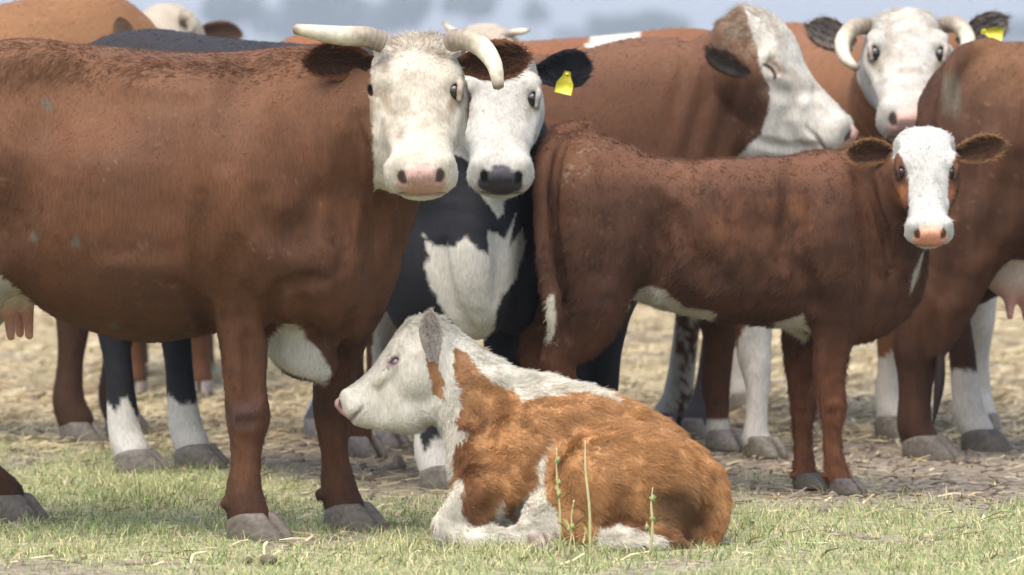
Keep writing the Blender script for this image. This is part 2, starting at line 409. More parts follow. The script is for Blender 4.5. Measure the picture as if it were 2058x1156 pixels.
def tube(pts, radii, n=14, m=6, twist=None):
    """rounded swept tube; returns V, Q, along (0..1)"""
    pts = A(pts, float); radii = A(radii, float)
    _, pr = spline(np.arange(len(pts)), np.column_stack([pts, radii]), (len(pts) - 1) * m + 1)
    P, R = pr[:, :3], np.maximum(pr[:, 3], .0004)
    T = np.gradient(P, axis=0); T /= np.linalg.norm(T, axis=1)[:, None]
    up = A([0, 1., .2]); up = up - T[0] * (up @ T[0])
    if np.linalg.norm(up) < .1: up = A([1., 0, 0]) - T[0] * T[0][0]
    up /= np.linalg.norm(up); V = []; al = []
    for i in range(len(P)):
        up = up - T[i] * (up @ T[i]); up /= np.linalg.norm(up); sd = np.cross(T[i], up)
        for j in range(n):
            a = 2 * math.pi * j / n; V.append(P[i] + R[i] * (math.cos(a) * up + math.sin(a) * sd)); al.append(i / (len(P) - 1))
    L_ = len(P); V.append(P[0] - T[0] * R[0] * .3); al.append(0); V.append(P[-1] + T[-1] * R[-1] * .5); al.append(1)
    Q = []
    for i in range(L_ - 1):
        for j in range(n): Q.append((i * n + j, i * n + (j + 1) % n, (i + 1) * n + (j + 1) % n, (i + 1) * n + j))
    for j in range(0, n, 2):
        Q.append((L_ * n, (j + 2) % n, (j + 1) % n, j)); b = (L_ - 1) * n
        Q.append((L_ * n + 1, b + j, b + (j + 1) % n, b + (j + 2) % n))
    return A(V), A(Q), A(al)
def horn(root, base, pts, radii, seed=0):
    V, Q, t = tube(pts, radii, 16, 10)
    P = V * 1.0; ring = np.sin(t * 75 + 2 * vnoise(P, 30, seed)) * np.clip(.62 - t, 0, 1)
    ctr = np.repeat(V[:-2].reshape(-1, 16, 3).mean(1), 16, 0); ctr = np.concatenate([ctr, V[-2:]])
    V = V + (V - ctr) * (ring * .05)[:, None]
    c = np.tile(A([.38, .32, .22]), (len(V), 1)); c = mixc(c, (.17, .13, .095), sstep(.55, .1, t) * .8)
    c = mixc(c, (.50, .45, .33), sstep(.35, .6, t) * sstep(1., .8, t)); c = mixc(c, (.12, .085, .06), sstep(.9, 1., t) * .7)
    c *= (1 + .22 * vnoise(P, 60, seed))[:, None] * (1 + .28 * ring)[:, None]
    return mesh_obj('horn', V, Q, M_HORN, root, base, c)
def ear(root, base, b, tip, opn, width, cols, cup=.55, thick=.006, prof=None, droop=0., seed=0):
    """leaf-shaped cupped ear; cols = (outside, inside, rim). returns obj, V, Q, cols"""
    b, tip = A(b, float), A(tip, float); d = tip - b; Ln = np.linalg.norm(d); d = d / Ln
    o = A(opn, float); o = nrm(o - d * (o @ d)); sd = np.cross(d, o)
    m, nl = 9, 15; V = []; C = []; I = []
    ts = np.linspace(0, 1, nl)
    prof = prof or [(0, .40), (.12, .52), (.3, .85), (.52, 1.0), (.72, .93), (.88, .66), (.96, .36), (1, .05)]
    wv = np.interp(ts, [p[0] for p in prof], [p[1] for p in prof]) * width / 2
    aa = np.linspace(-1, 1, m)
    for i, t in enumerate(ts):
        cu = cup * (1.15 - .65 * t)
        c = b + d * (Ln * t) + A([0, 0, -1.]) * droop * Ln * t * t
        for a in list(aa) + list(aa[::-1]):
            V.append(c + sd * a * wv[i] * (1 - .25 * cu) + o * (cu * wv[i] * (a * a - .35))); I.append((t, a))
    V = A(V).reshape(nl, 2 * m, 3)
    # thickness: outer sheet pushed away from the opening
    th = thick * (1 - .5 * ts)[:, None, None]
    V[:, :m] -= o * th; V[:, 0] += o * th[:, 0] * .5; V[:, m - 1] += o * th[:, 0] * .5
    V = V.reshape(-1, 3); R = 2 * m; Q = []
    for i in range(nl - 1):
        for j in range(R): Q.append((i * R + j, (i + 1) * R + j, (i + 1) * R + (j + 1) % R, i * R + (j + 1) % R))
    Q = A(Q); I = A(I); inner = (np.tile(np.arange(R), nl) >= m)
    C = np.where(inner[:, None], A(cols[1]), A(cols[0])); rim = sstep(.72, 1., np.abs(I[:, 1])); rim = np.maximum(rim, sstep(.85, 1, I[:, 0]) * .8)
    C = mixc(C, cols[2], rim * .85) * (1 + .3 * fbm(V, 70, seed))[:, None]
    ob = mesh_obj('ear', V, Q, M_COAT, root, base, C)
    return ob, V, Q, C
def ear_src(V, Q, C, n, ln=.012, flow=None):
    def col(P, N):
        from_ = ((P[:, None, :] - V[None, ::2]) ** 2).sum(2).argmin(1) if len(P) * len(V) < 4e7 else np.zeros(len(P), int)
        return C[::2][from_]
    fl = flow if flow is not None else nrm(V[-1] - V[0])
    return dict(V=V, Q=Q, n=n, col=col, len=lambda P: np.full(len(P), ln), flow=lambda P, N: np.tile(fl, (len(P), 1)), lift=.5, mess=.35)
def ear_tag(earo, base, c, nx, up, w, h, text=True):
    """yellow flag tag, narrow at the top"""
    nx, up = nrm(nx), nrm(up); n = np.cross(nx, up); out = [(-.18, .5), (.18, .5), (.24, .28), (.5, -.05), (.5, -.5), (-.5, -.5), (-.5, -.05), (-.24, .28)]
    V = []
    for z in (-.0015, .0015):
        for a, b in out: V.append(c + nx * a * w + up * b * h + n * (z - .004 * (b < -.2)))
    k = len(out); bm = [(i, (i + 1) % k, k + (i + 1) % k, k + i) for i in range(k)]
    bm += [(0, 1, 2, 7), (7, 2, 3, 6), (6, 3, 4, 5), (k + 7, k + 2, k + 1, k), (k + 6, k + 3, k + 2, k + 7), (k + 5, k + 4, k + 3, k + 6)]
    V = A(V); sp_, sq_ = sphere(10, 6); t = mesh_obj('ear_tag', V, A(bm), M_TAG, earo, base, np.tile(A([.60, .53, .05]), (len(V), 1)), smooth=False)
    mesh_obj('stud', sp_ * .0055 + c + up * .36 * h + A([0, -.003, 0]), sq_, M_TAG, earo, base, np.tile(A([.45, .38, .04]), (len(sp_), 1)))
    return t
def hoof(root, base, c, ang, s=1., col=(.17, .145, .12), seed=0, spread=.0):
    """two claws; c = ground point under the coronet, toes towards angle ang"""
    fx = A([math.cos(ang), math.sin(ang), 0]); fy = A([-math.sin(ang), math.cos(ang), 0]); Vs = []; Qs = []
    n = 18; rings = [(-.006, .108, .052, .032), (.006, .107, .055, .0335), (.026, .088, .056, .0335), (.046, .068, .055, .033), (.060, .054, .052, .032), (.065, .046, .046, .028)]
    for g in (-1, 1):
        off = len(Vs)
        for z, fr, bk, hw in rings:
            for j in range(n):
                a = 2 * math.pi * j / n; ca, sa = math.cos(a), math.sin(a)
                f = (fr if ca > 0 else bk) * ca
                sx = hw * np.sign(sa) * abs(sa) ** .8 * (1 - .30 * max(ca, 0) ** 2)
                zz = z * (1 - .25 * max(-ca, 0)) if z > 0 else z
                if sa * g < 0: sx *= .86                      # flat inner wall
                l = g * (.0275 + spread * .02 * max(ca, 0)) + sx - g * .010 * max(ca, 0) ** 3
                Vs.append(c + s * (fx * f + fy * l) + A([0, 0, s * zz]))
        m = len(rings)
        for i in range(m - 1):
            for j in range(n): Qs.append((off + i * n + j, off + i * n + (j + 1) % n, off + (i + 1) * n + (j + 1) % n, off + (i + 1) * n + j))
        b = off + (m - 1) * n
        for j in range(1, n // 2): Qs.append((b + j - 1, b + j, b + n - 1 - j, b + (n - j) % n))
    V = A(Vs); C = np.tile(A(col), (len(V), 1)); C = mixc(C, A(col) * .5 + A([.05, .045, .025]), sstep(.035, .0, V[:, 2] - c[2]) * .8)
    C = C * (1 + .35 * fbm(V, 45, seed))[:, None]
    return mesh_obj('hoof', V, A(Qs), M_HOOF, root, base, C)
FORE = [(1.2, .88), (1.17, .68), (1.195, .52), (1.205, .37), (1.195, .24), (1.19, .125), (1.215, .058)]
FORE_R = [.15, .105, .068, .056, .041, .051, .056]
HIND = [(-.02, 1.0), (.09, .80), (.0, .62), (-.12, .50), (-.10, .33), (-.075, .13), (-.045, .058)]
HIND_R = [.20, .165, .092, .062, .044, .051, .056]
TRUNK = [(-.34, 1.18, .86, .08), (-.28, 1.27, .74, .17), (-.14, 1.345, .66, .255), (0, 1.365, .64, .285), (.2, 1.345, .59, .33), (.45, 1.325, .52, .375), (.75, 1.315, .505, .38),
         (1.0, 1.335, .535, .335), (1.2, 1.36, .55, .29), (1.36, 1.31, .55, .24), (1.48, 1.17, .62, .17), (1.55, 1.02, .74, .09)]
BROWN, DARK, TAN, WHITE, CREAM, BLACK, PINK, GREY = A([.092, .040, .0185]), A([.034, .018, .012]), A([.30, .150, .057]), A([.48, .445, .37]), A([.42, .37, .28]), A([.014, .014, .016]), A([.56, .31, .25]), A([.06, .058, .062])

def leg_detail(S, g, sc=1., dew=True):
    Yl = g[3][1]; X = [CX + q[0] * F / q[1] for q in g]; Z = [HY + (HC - q[2]) * F / q[1] for q in g]; m = sc * 16. / Yl
    S.score([(X[3] - 2 * m, Z[3] + 28 * m), (X[4] - 6 * m, Z[4]), (X[5] - 8 * m, Z[5] - 15 * m)], .012 * sc, .005 * sc, Yl - .2, Yl + .2, .015)
    S.score([(X[3] - 18 * m, Z[3] - 20 * m), (X[3] + 14 * m, Z[3] - 24 * m)], .016 * sc, .004 * sc, Yl - .2, Yl + .2, .02)
    S.score([(X[3] - 16 * m, Z[3] + 22 * m), (X[3] + 16 * m, Z[3] + 20 * m)], .016 * sc, .004 * sc, Yl - .2, Yl + .2, .02)
    S.score([(X[1] + 8 * m, Z[1]), (X[2] + 12 * m, Z[2]), (X[3] + 8 * m, Z[3] - 40 * m)], .02 * sc, .005 * sc, Yl - .3, Yl + .2, .025)
    if dew:
        for dx in (-.02, .03): S.ell(g[5] + A([-.052, dx, -.022]) * sc, A([.014, .013, .018]) * sc, .008)
class Cow:
    def __init__(s, name, base, label, cat='cow', group='herd of cattle'):
        s.base = A([base[0], base[1], 0.]); s.root = bpy.data.objects.new(name, None); COL.objects.link(s.root); s.root.location = s.base
        tag(s.root, label, cat, group); s.S = Sculpt(); s.hooves = []; s.srcs = []; s.fine = []
    def frame(s, o, u):
        s.o = A([o[0], o[1], 0.]); s.u = nrm([u[0], u[1], 0]); s.v = np.cross(Z3, s.u)     # v = left of the animal
        return s
    def at(s, a, z, l=0.): return s.o + s.u * a + s.v * l + Z3 * z
    def sec_px(s, rows):
        out = []
        for r in rows:
            k = (r[0] - CX) / F; a = (k * s.o[1] - s.o[0]) / (s.u[0] - k * s.u[1]); Y = s.o[1] + a * s.u[1]
            out.append((a, HC - (r[1] - HY) * Y / F, HC - (r[2] - HY) * Y / F) + tuple(r[3:]))
        return out
    def trunk(s, secs, k=.08, n=2.25): s.S.loft(s.o, s.u, s.v, Z3, secs, k, n)
    def generic(s, g=1., fore=((0, .15), (0, -.15)), hind=((0, .16), (0, -.16)), toes=None, hs=1., trunk=None, hcol=(.17, .145, .12)):
        s.trunk([(a * g, b * g, c * g, d * g) for a, b, c, d in (trunk or TRUNK)])
        for legs, J, R in ((fore, FORE, FORE_R), (hind, HIND, HIND_R)):
            for ds, dl in legs:
                n = len(J); pts = []
                for i, (a, z) in enumerate(J):
                    t = min(1, i / 3.); pts.append(s.at((a + ds * t) * g, z * g, dl * g * (1 - .1 * t)))
                s.S.chain(pts, A(R) * g, .07)
                s.add_hoof(pts[-1], toes, hs * g, hcol)
        return s
    def add_hoof(s, p, ang=None, sc=1., col=(.17, .145, .12), spread=0.):
        ang = math.atan2(s.u[1], s.u[0]) if ang is None else ang
        hoof(s.root, s.base, A([p[0], p[1], 0.]) + .012 * A([math.cos(ang), math.sin(ang), 0]), ang, sc, col, len(s.root.children), spread)
    def build(s, h, colfn, disp=None, nhair=0, hlen=None, flow=None, hair=None, name='body'):
        V, Q = s.S.mesh(h, s.fine); N = vert_normals(V, Q)
        if disp is not None: V = V + N * disp(V, N)[:, None]; N = vert_normals(V, Q)
        C = np.clip(colfn(V, N), 0.003, .9)
        s.body = mesh_obj(name, V, Q, M_COAT, s.root, s.base, C)
        s.V, s.Q, s.N = V, Q, N
        if nhair:
            d = dict(V=V, Q=Q, N=N, n=nhair, col=lambda P, n: np.clip(colfn(P, n), .003, .9) * 1.08, len=hlen or (lambda P: np.full(len(P), .012)), flow=flow, lift=.2, mess=.18)
            d.update(hair or {}); s.srcs.insert(0, d)
        if s.srcs: grow_hair('coat_hair', s.root, s.base, s.srcs, rad=(hair or {}).get('rad', .0008))
        return s
def coat(P, base, dark, seed, amt=.5):
    n1 = fbm(P, 5, seed); n2 = fbm(P, 22, seed + 3); c = np.tile(A(base), (len(P), 1))
    c = mixc(c, dark, np.clip(.28 + .6 * n1 + .35 * n2, 0, 1) * amt)
    c = mixc(c, A(base) * 1.5 + A([.05, .045, .03]), sstep(.62, .85, vnoise(P, 95, seed + 5)) * sstep(-.1, .4, n1) * .5)          # dust flecks
    c = mixc(c, A(dark) * .6 + A([.012, .011, .008]), sstep(.45, .75, vnoise(P, 48, seed + 6) + .25 * n1) * sstep(.95, .5, P[:, 2]) * .55)   # dried mud
    return c * (1 + .12 * n2)[:, None]
def jag(P, seed, a=.012): return a * fbm(P, 35, seed, 3) + a * .5 * vnoise(P, 160, seed + 9)
def wmix(c, P, sd, seed, col=WHITE, a=.012, e=.004):
    w = sstep(-e, e, sd + jag(P, seed, a)); wc = A(col) * .88 * (1 + .14 * fbm(P, 18, seed + 2) + .05 * fbm(P, 70, seed + 4))[:, None]
    return c + (wc - c) * w[:, None]
def face_cols(c, P, H, pad=PINK, dirt=.3, seed=0, rim=None, slit=False):
    """bare nose pad, dark nostrils, eye rims, dirt on the face"""
    x, y, z = H.loc(P); near = (z > -.1) & (z < .6) & (np.abs(x) < .2) & (y > -.3) & (y < .08)
    dm = np.clip(fbm(P, 26, seed + 31) * 1.3 + .2 + .35 * sstep(.16, .02, z), 0, 1) * sstep(-.1, .1, y + .12) * near * (np.abs(x) < .142) * dirt * (.35 + .65 * sstep(.42, .3, z))
    c = mixc(c, (.21, .175, .125), dm)
    rid = sstep(.10, .0, np.abs(fbm(P * A([1, 1, 1.6]), 30, seed + 40))) * near * (np.abs(x) < .142) * (y > -.15) * sstep(.20, .1, z) * dirt * .45; c = mixc(c, (.26, .22, .16), rid)
    e = np.sqrt((np.maximum(np.abs(x), 1e-6) / .070) ** 2 + ((y + .066) / .056) ** 2)
    m = sstep(1.06, .94, e + .05 * vnoise(P, 60, seed)) * sstep(.468, .478, z)
    c = mixc(c, A(pad), m)
    lip = sstep(.012, .004, np.abs(y + .119)) * sstep(.42, .46, z) * sstep(.1, .08, np.abs(x)) * near; c = mixc(c, A(pad) * .45, lip * .7)
    ns = np.sqrt(((np.abs(x) - .054) / .014) ** 2 + ((y + .042) / .022) ** 2); c = mixc(c, A(pad) * .18, sstep(1.15, .75, ns) * sstep(.475, .485, z))
    er = np.sqrt(((y - H.ey - .008) / .030) ** 2 + ((z - H.ez - .002) / .036) ** 2 + ((np.abs(x) - .118) / .03) ** 2); c = mixc(c, rim if rim is not None else (.20, .13, .10), sstep(1.2, .7, er) * near * .85)
    if slit: c = mixc(c, (.03, .02, .015), sstep(.0075, .003, np.abs(y - H.ey + .01 + 12 * (z - H.ez) ** 2 - .01)) * sstep(.034, .028, np.abs(z - H.ez)) * (np.abs(x) > .09) * near)
    ts = sstep(.02, .006, np.abs(np.abs(x) - .112 + .35 * (z - .2))) * sstep(.21, .225, z) * sstep(.30, .25, z) * (y > -.1) * near; c = mixc(c, (.22, .17, .11), ts * dirt * .8)
    return c
def face_flow(H, P):
    wh = H.p(0, 0, .15); d = P - wh; return d / (np.linalg.norm(d, axis=1)[:, None] + .02)
def mixflow(P, H, body, zb=.0):
    x, y, z = H.loc(P); w = (sstep(-.34, -.22, y) * sstep(-.16, -.02, z) * sstep(.30, .2, np.abs(x)))[:, None]
    return face_flow(H, P) * w + body * (1 - w)
# ------------------------------------------------------------------ ground
def grass_edge(x): return np.interp(x, [-3, -1.3, -.85, -.45, 0, .8, 1.5, 3], [19.5, 19.3, 18.6, 17.5, 17.2, 17.5, 17.1, 17.0])
def greenness(P):
    Q = P * A([1, .45, 1])
    n = fbm(Q, 2.2, 41) * .75 + fbm(Q, 7, 42) * .45
    g = sstep(.55, -.75, P[:, 1] - grass_edge(P[:, 0]) - n)
    bare = sstep(.25, .6, fbm(Q, 3.1, 44) + .35 * fbm(Q, 11, 45) + .3 * sstep(1., 1.6, P[:, 0]) * sstep(16.0, 16.6, P[:, 1]))
    return np.clip(g * (1 - .8 * bare), 0, 1)
def strawness(P): return sstep(-.5, .6, P[:, 1] - 19.6 - .5 * fbm(P * A([1, .4, 1]), 1.6, 47) + .5 * sstep(-.4, -1.2, P[:, 0]) - .9 * sstep(.9, 1.5, P[:, 0]) * 0)
def ground_z(P):
    f = sstep(60, 35, P[:, 1])
    return f * (.010 * fbm(P, 2.5, 51) + .006 * fbm(P, 9, 52) - .006 + sstep(20.2, 23, P[:, 1]) * (.05 * fbm(P, 1.3, 53) + .035 * np.abs(fbm(P, 6, 54))))
gx = np.concatenate([-np.geomspace(1480, 5, 14), np.linspace(-4, 4, 150), np.geomspace(5, 1480, 14)])
gy = np.concatenate([[-35, -10, 4, 10, 12.5], np.linspace(13.6, 27, 230), np.linspace(27.3, 45, 50), np.geomspace(48, 2900, 30)])
GX, GY = np.meshgrid(gx, gy, indexing='ij'); GP = np.stack([GX.ravel(), GY.ravel(), np.zeros(GX.size)], 1)
GP[:, 2] = ground_z(GP)
nx_, ny_ = GX.shape; ii = np.arange(nx_ * ny_).reshape(nx_, ny_)
GQ = np.stack([ii[:-1, :-1].ravel(), ii[1:, :-1].ravel(), ii[1:, 1:].ravel(), ii[:-1, 1:].ravel()], 1)
gr = greenness(GP); st = strawness(GP)
gc = np.tile(A([.20, .168, .125]), (len(GP), 1)); gc *= (1 + .25 * fbm(GP, 5, 60))[:, None]
gc = mixc(gc, (.285, .235, .135), st * .85 * (1 - .75 * sstep(-.05, .5, fbm(GP * A([1, .5, 1]), 2.6, 63))))
gc = mixc(gc, (.20, .20, .09), sstep(.2, .6, fbm(GP * A([1, .5, 1]), 2.1, 64)) * sstep(17, 18, GP[:, 1]) * sstep(30, 24, GP[:, 1]) * .5); gc = mixc(gc, (.25, .24, .135), gr * .9)
gc = mixc(gc, (.13, .15, .07), sstep(45, 90, GP[:, 1]))
mg, nt, p = new_mat('pasture_soil'); N_, K_ = nt.nodes, nt.links
at_ = N_.new('ShaderNodeAttribute'); at_.attribute_name = 'col'; tc = N_.new('ShaderNodeTexCoord')
na = N_.new('ShaderNodeTexNoise'); na.inputs['Scale'].default_value = 28; na.inputs['Detail'].default_value = 5; K_.new(tc.outputs['Object'], na.inputs['Vector'])
mr = N_.new('ShaderNodeMapRange'); mr.inputs[1].default_value = .3; mr.inputs[2].default_value = .72; mr.inputs[3].default_value = .5; mr.inputs[4].default_value = 1.45; K_.new(na.outputs[0], mr.inputs[0])
ml = N_.new('ShaderNodeMixRGB'); ml.blend_type = 'MULTIPLY'; ml.inputs[0].default_value = 1; K_.new(at_.outputs['Color'], ml.inputs[1]); K_.new(mr.outputs[0], ml.inputs[2]); K_.new(ml.outputs[0], p.inputs['Base Color'])
bp = N_.new('ShaderNodeBump'); bp.inputs['Strength'].default_value = .8; bp.inputs['Distance'].default_value = .02; K_.new(na.outputs[0], bp.inputs['Height']); K_.new(bp.outputs[0], p.inputs['Normal'])
p.inputs['Roughness'].default_value = .95; p.inputs['Specular IOR Level'].default_value = .1
tag(mesh_obj('ground', GP, GQ, mg, col=gc), kind='structure')

# ------------------------------------------------------------------ grass blades and straw litter
def blades(name, P, h, w, lean, cols, mat, seg=2):
    n = len(P); az = rng.uniform(0, 6.28, n); d = np.stack([np.cos(az), np.sin(az), np.zeros(n)], 1)
    fa = rng.uniform(0, 6.28, n); sd = np.stack([np.cos(fa), np.sin(fa) * .6, np.zeros(n)], 1)
    V = np.zeros((n, seg * 2 + 2, 3)); C = np.zeros((n, seg * 2 + 2, 3))
    for k in range(seg + 1):
        t = k / seg; c = P + d * (lean * h * t * t)[:, None] + Z3 * (h * t * (1 - .25 * lean * t))[:, None]
        ww = (w * (1 - .85 * t) * .5)[:, None]
        V[:, 2 * k] = c - sd * ww; V[:, 2 * k + 1] = c + sd * ww
        C[:, 2 * k] = C[:, 2 * k + 1] = cols * (.75 + .4 * t)
    b = np.arange(n)[:, None] * (2 * seg + 2)
    Q = np.concatenate([b + A([2 * k, 2 * k + 1, 2 * k + 3, 2 * k + 2]) for k in range(seg)])
    return mesh_obj(name, V.reshape(-1, 3), Q, mat, col=C.reshape(-1, 3), smooth=False)
def blade_cols(n, P, dry):
    c = np.tile(A([.125, .170, .055]), (n, 1)); c = mixc(c, (.215, .245, .10), rng.random(n)); r = rng.random(n)
    c = mixc(c, (.37, .315, .17), (r < dry) * rng.uniform(.6, 1, n)); c = mixc(c, (.095, .15, .04), sstep(.15, .7, fbm(P, 3.3, 71)) * .7 * (r > dry))
    return c * rng.uniform(1.1, 1.7, (n, 1))
n = 230000
P = np.stack([rng.uniform(-2.5, 2.5, n), rng.uniform(14.0, 19.8, n), np.zeros(n)], 1)
g = greenness(P); keep = rng.random(n) < g * (.55 + .45 * sstep(-.3, .4, fbm(P, 9, 72))) * (1.05 - .35 * sstep(16.5, 19, P[:, 1])); P = P[keep]; P[:, 2] = ground_z(P) - .003; n = len(P)
cl = sstep(-.2, .6, fbm(P, 6, 73)); lush = np.exp(-((P[:, 0] + 1.08) / .2) ** 2 - ((P[:, 1] - 17.3) / .5) ** 2) + .8 * np.exp(-((P[:, 0] - .05) / .3) ** 2 - ((P[:, 1] - 15.4) / .3) ** 2)
hgt = rng.gamma(5, .2, n) * (.017 + .013 * cl + .026 * np.clip(lush, 0, 1)); tall = rng.random(n) < .012; hgt[tall] *= 2.0
dryp = .36 + .30 * fbm(P, 2.5, 74)
tag(blades('grass', P, np.clip(hgt, .01, .13), rng.uniform(.0022, .0045, n), rng.uniform(.2, 1.3, n), blade_cols(n, P, np.where(tall, .75, dryp)), M_BLADE), 'short pale green grass with dry blades on the near ground', 'grass', kind='stuff')
# straw and dry litter
n = 60000
P = np.stack([rng.uniform(-3.6, 3.6, n), 15.0 + 17 * rng.random(n) ** 1.1, np.zeros(n)], 1)
s_ = np.clip(strawness(P) * (.25 + .75 * sstep(-.25, .3, fbm(P * A([1, .5, 1]), 2.4, 66))) + .30 * (1 - greenness(P)) + .10, 0, 1); P = P[rng.random(n) < s_]; n = len(P)
ln = rng.uniform(.03, .16, n) * (.6 + .4 * sstep(19, 21, P[:, 1])); az = rng.uniform(0, 3.14, n); ti = rng.normal(0, .16, n)
d = np.stack([np.cos(az) * np.cos(ti), np.sin(az) * np.cos(ti), np.sin(ti)], 1) * ln[:, None]; sdv = np.stack([-np.sin(az), np.cos(az), np.zeros(n)], 1) * rng.uniform(.0015, .004, n)[:, None] + Z3 * .0012
P[:, 2] = ground_z(P) + np.abs(d[:, 2]) * .5 + .004 + .02 * strawness(P) * rng.random(n)
bend = np.stack([rng.normal(0, .1, n), rng.normal(0, .1, n), rng.uniform(-.05, .12, n)], 1) * ln[:, None]
V = np.stack([P - d / 2 - sdv, P - d / 2 + sdv, P + bend - sdv, P + bend + sdv, P + d / 2 - sdv, P + d / 2 + sdv], 1); b = np.arange(n)[:, None] * 6
c = mixc(np.tile(A([.36, .29, .16]), (n, 1)), (.30, .22, .12), rng.random(n) ** 2); c = mixc(c, (.52, .45, .27), (rng.random(n) < .3) * .8)
c = mixc(c, (.20, .16, .12), (1 - strawness(P)) * (rng.random(n) < .45))
tag(mesh_obj('straw_litter', V.reshape(-1, 3), np.concatenate([b + A([0, 1, 3, 2]), b + A([2, 3, 5, 4])]), M_STRAW, col=np.repeat(c, 6, 0), smooth=False), 'loose yellow straw trodden into the ground behind the cattle', 'straw', kind='stuff')
# crumbs of soil
n = 9000; P = np.stack([rng.uniform(-2.6, 2.6, n), rng.uniform(15.5, 23, n), np.zeros(n)], 1)
P = P[rng.random(n) < (1 - greenness(P)) * .8 + .04]; n = len(P); P[:, 2] = ground_z(P)
oc = A([(1, 0, 0), (-1, 0, 0), (0, 1, 0), (0, -1, 0), (0, 0, .8), (0, 0, -.5)], float); fc = A([(0, 2, 4), (2, 1, 4), (1, 3, 4), (3, 0, 4), (2, 0, 5), (1, 2, 5), (3, 1, 5), (0, 3, 5)])
sz = rng.gamma(2, .0035, n); V = P[:, None] + oc[None] * rng.uniform(.6, 1.3, (n, 6, 1)) * sz[:, None, None]
c = A([.155, .125, .092]) * rng.uniform(.5, 1.35, (n, 1))
tag(mesh_obj('soil_crumbs', V.reshape(-1, 3), (np.arange(n)[:, None, None] * 6 + fc).reshape(-1, 3), M_DUNG, col=np.repeat(c, 6, 0)), 'grey brown crumbs of dry trodden soil', 'soil', kind='stuff')

# ------------------------------------------------------------------ far trees
def far_tree(name, px, Y, top_py, w_px, label, lobes, seed, bush=False):
    Y = Y * 1.9; r = np.random.default_rng(seed); X = (px - CX) * Y / F; H = HC - (top_py - HY) * Y / F; R = w_px * Y / F / 2
    root = bpy.data.objects.new(name, None); COL.objects.link(root); root.location = (X, Y, 0)
    tag(root, label, 'shrub' if bush else 'tree', 'far trees beyond the pasture')
    th = H * (.25 if bush else .45); V, Q, t = tube([(0, 0, -.1), (.1, 0, th * .5), (-.1, .1, th), (.1, 0, H * .8)], [.035 * H, .028 * H, .02 * H, .008 * H], 8, 3)
    Vs, Qs = [V], [Q]; n0 = len(V)
    for k in range(5):
        a = k * 1.26 + r.uniform(0, .8); z0 = th * r.uniform(.6, 1)
        V2, Q2, _ = tube([(0, 0, z0), (R * .3 * math.cos(a), R * .3 * math.sin(a), z0 + H * .12), (R * .6 * math.cos(a), R * .6 * math.sin(a), z0 + H * .27)], [.014 * H, .009 * H, .004 * H], 6, 3)
        Vs.append(V2); Qs.append(Q2 + n0); n0 += len(V2)
    V = np.concatenate(Vs); mesh_obj('trunk', V, np.concatenate(Qs), M_BARK, root, None, np.tile(A([.10, .085, .07]), (len(V), 1)))
    cs = []
    for k in range(lobes):
        a = r.uniform(0, 6.28); q = R * .62 * math.sqrt(r.random()); z = H * r.uniform(.2 if bush else .38, .86)
        cs.append((q * math.cos(a), q * math.sin(a), z, R * r.uniform(.28, .46)))
    cs.append((0, 0, H - R * .35, R * .35)); n = 420 * lobes
    cs = A(cs); k = r.integers(0, len(cs), n); d = r.normal(0, 1, (n, 3)); d /= np.linalg.norm(d, axis=1)[:, None]
    P = cs[k, :3] + d * (cs[k, 3] * r.uniform(.45, 1.05, n))[:, None] * A([1, 1, .8]); P[:, 2] = np.clip(P[:, 2], .15, H)
    s = R * r.uniform(.06, .13, n); a1 = r.normal(0, 1, (n, 3)); a1 /= np.linalg.norm(a1, axis=1)[:, None]; a2 = np.cross(a1, r.normal(0, 1, (n, 3))); a2 /= np.linalg.norm(a2, axis=1)[:, None]
    a1 = a1 * s[:, None]; a2 = a2 * (s * .6)[:, None]
    V = np.stack([P - a1, P - a2, P + a1, P + a2], 1).reshape(-1, 3); Q = np.arange(4 * n).reshape(n, 4)
    c = A([.045, .068, .04]) * r.uniform(.6, 1.4, (n, 1)); mesh_obj('crown', V, Q, M_LEAF, root, None, np.repeat(c, 4, 0), smooth=False)
far_tree('tree', 482, 800, -55, 165, 'hazy tall tree above the black back at the left', 16, 1)
far_tree('tree', 655, 830, -40, 190, 'hazy tree right above the left horn of the big horned cow', 16, 2)
far_tree('tree', 830, 800, -60, 150, 'hazy tree behind the poll of the big horned cow', 14, 3)
far_tree('tree', 945, 820, -45, 130, 'hazy tree just right of the big horned cow\'s poll', 14, 4)
far_tree('tree', 1072, 860, -8, 85, 'slim hazy tree above the yellow tagged black ear', 9, 5)
far_tree('shrub', 1225, 780, 34, 120, 'left half of the low hazy shrub mass over the brown back', 12, 6, True)
far_tree('shrub', 1335, 790, 26, 130, 'right half of the low hazy shrub mass over the brown back', 12, 7, True)
far_tree('tree', 1150, 980, 60, 110, 'lowest hazy shrub between slim tree and shrub mass', 8, 8, True)
far_tree('tree', 1478, 850, 14, 70, 'small hazy tree touching the neck of the sleepy white faced cow', 8, 9)
far_tree('tree', 330, 900, 62, 140, 'low hazy tree behind the cream poll at the left', 8, 10, True)
far_tree('tree', 560, 900, 20, 150, 'dim lower tree in the gap between the two leftmost tall trees', 12, 12)
far_tree('tree', 745, 900, 10, 170, 'dim lower tree in the gap left of the big horned cow\'s poll', 12, 13)
far_tree('tree', 2040, 900, 42, 120, 'hazy tree at the right edge behind the tagged ear', 8, 11)
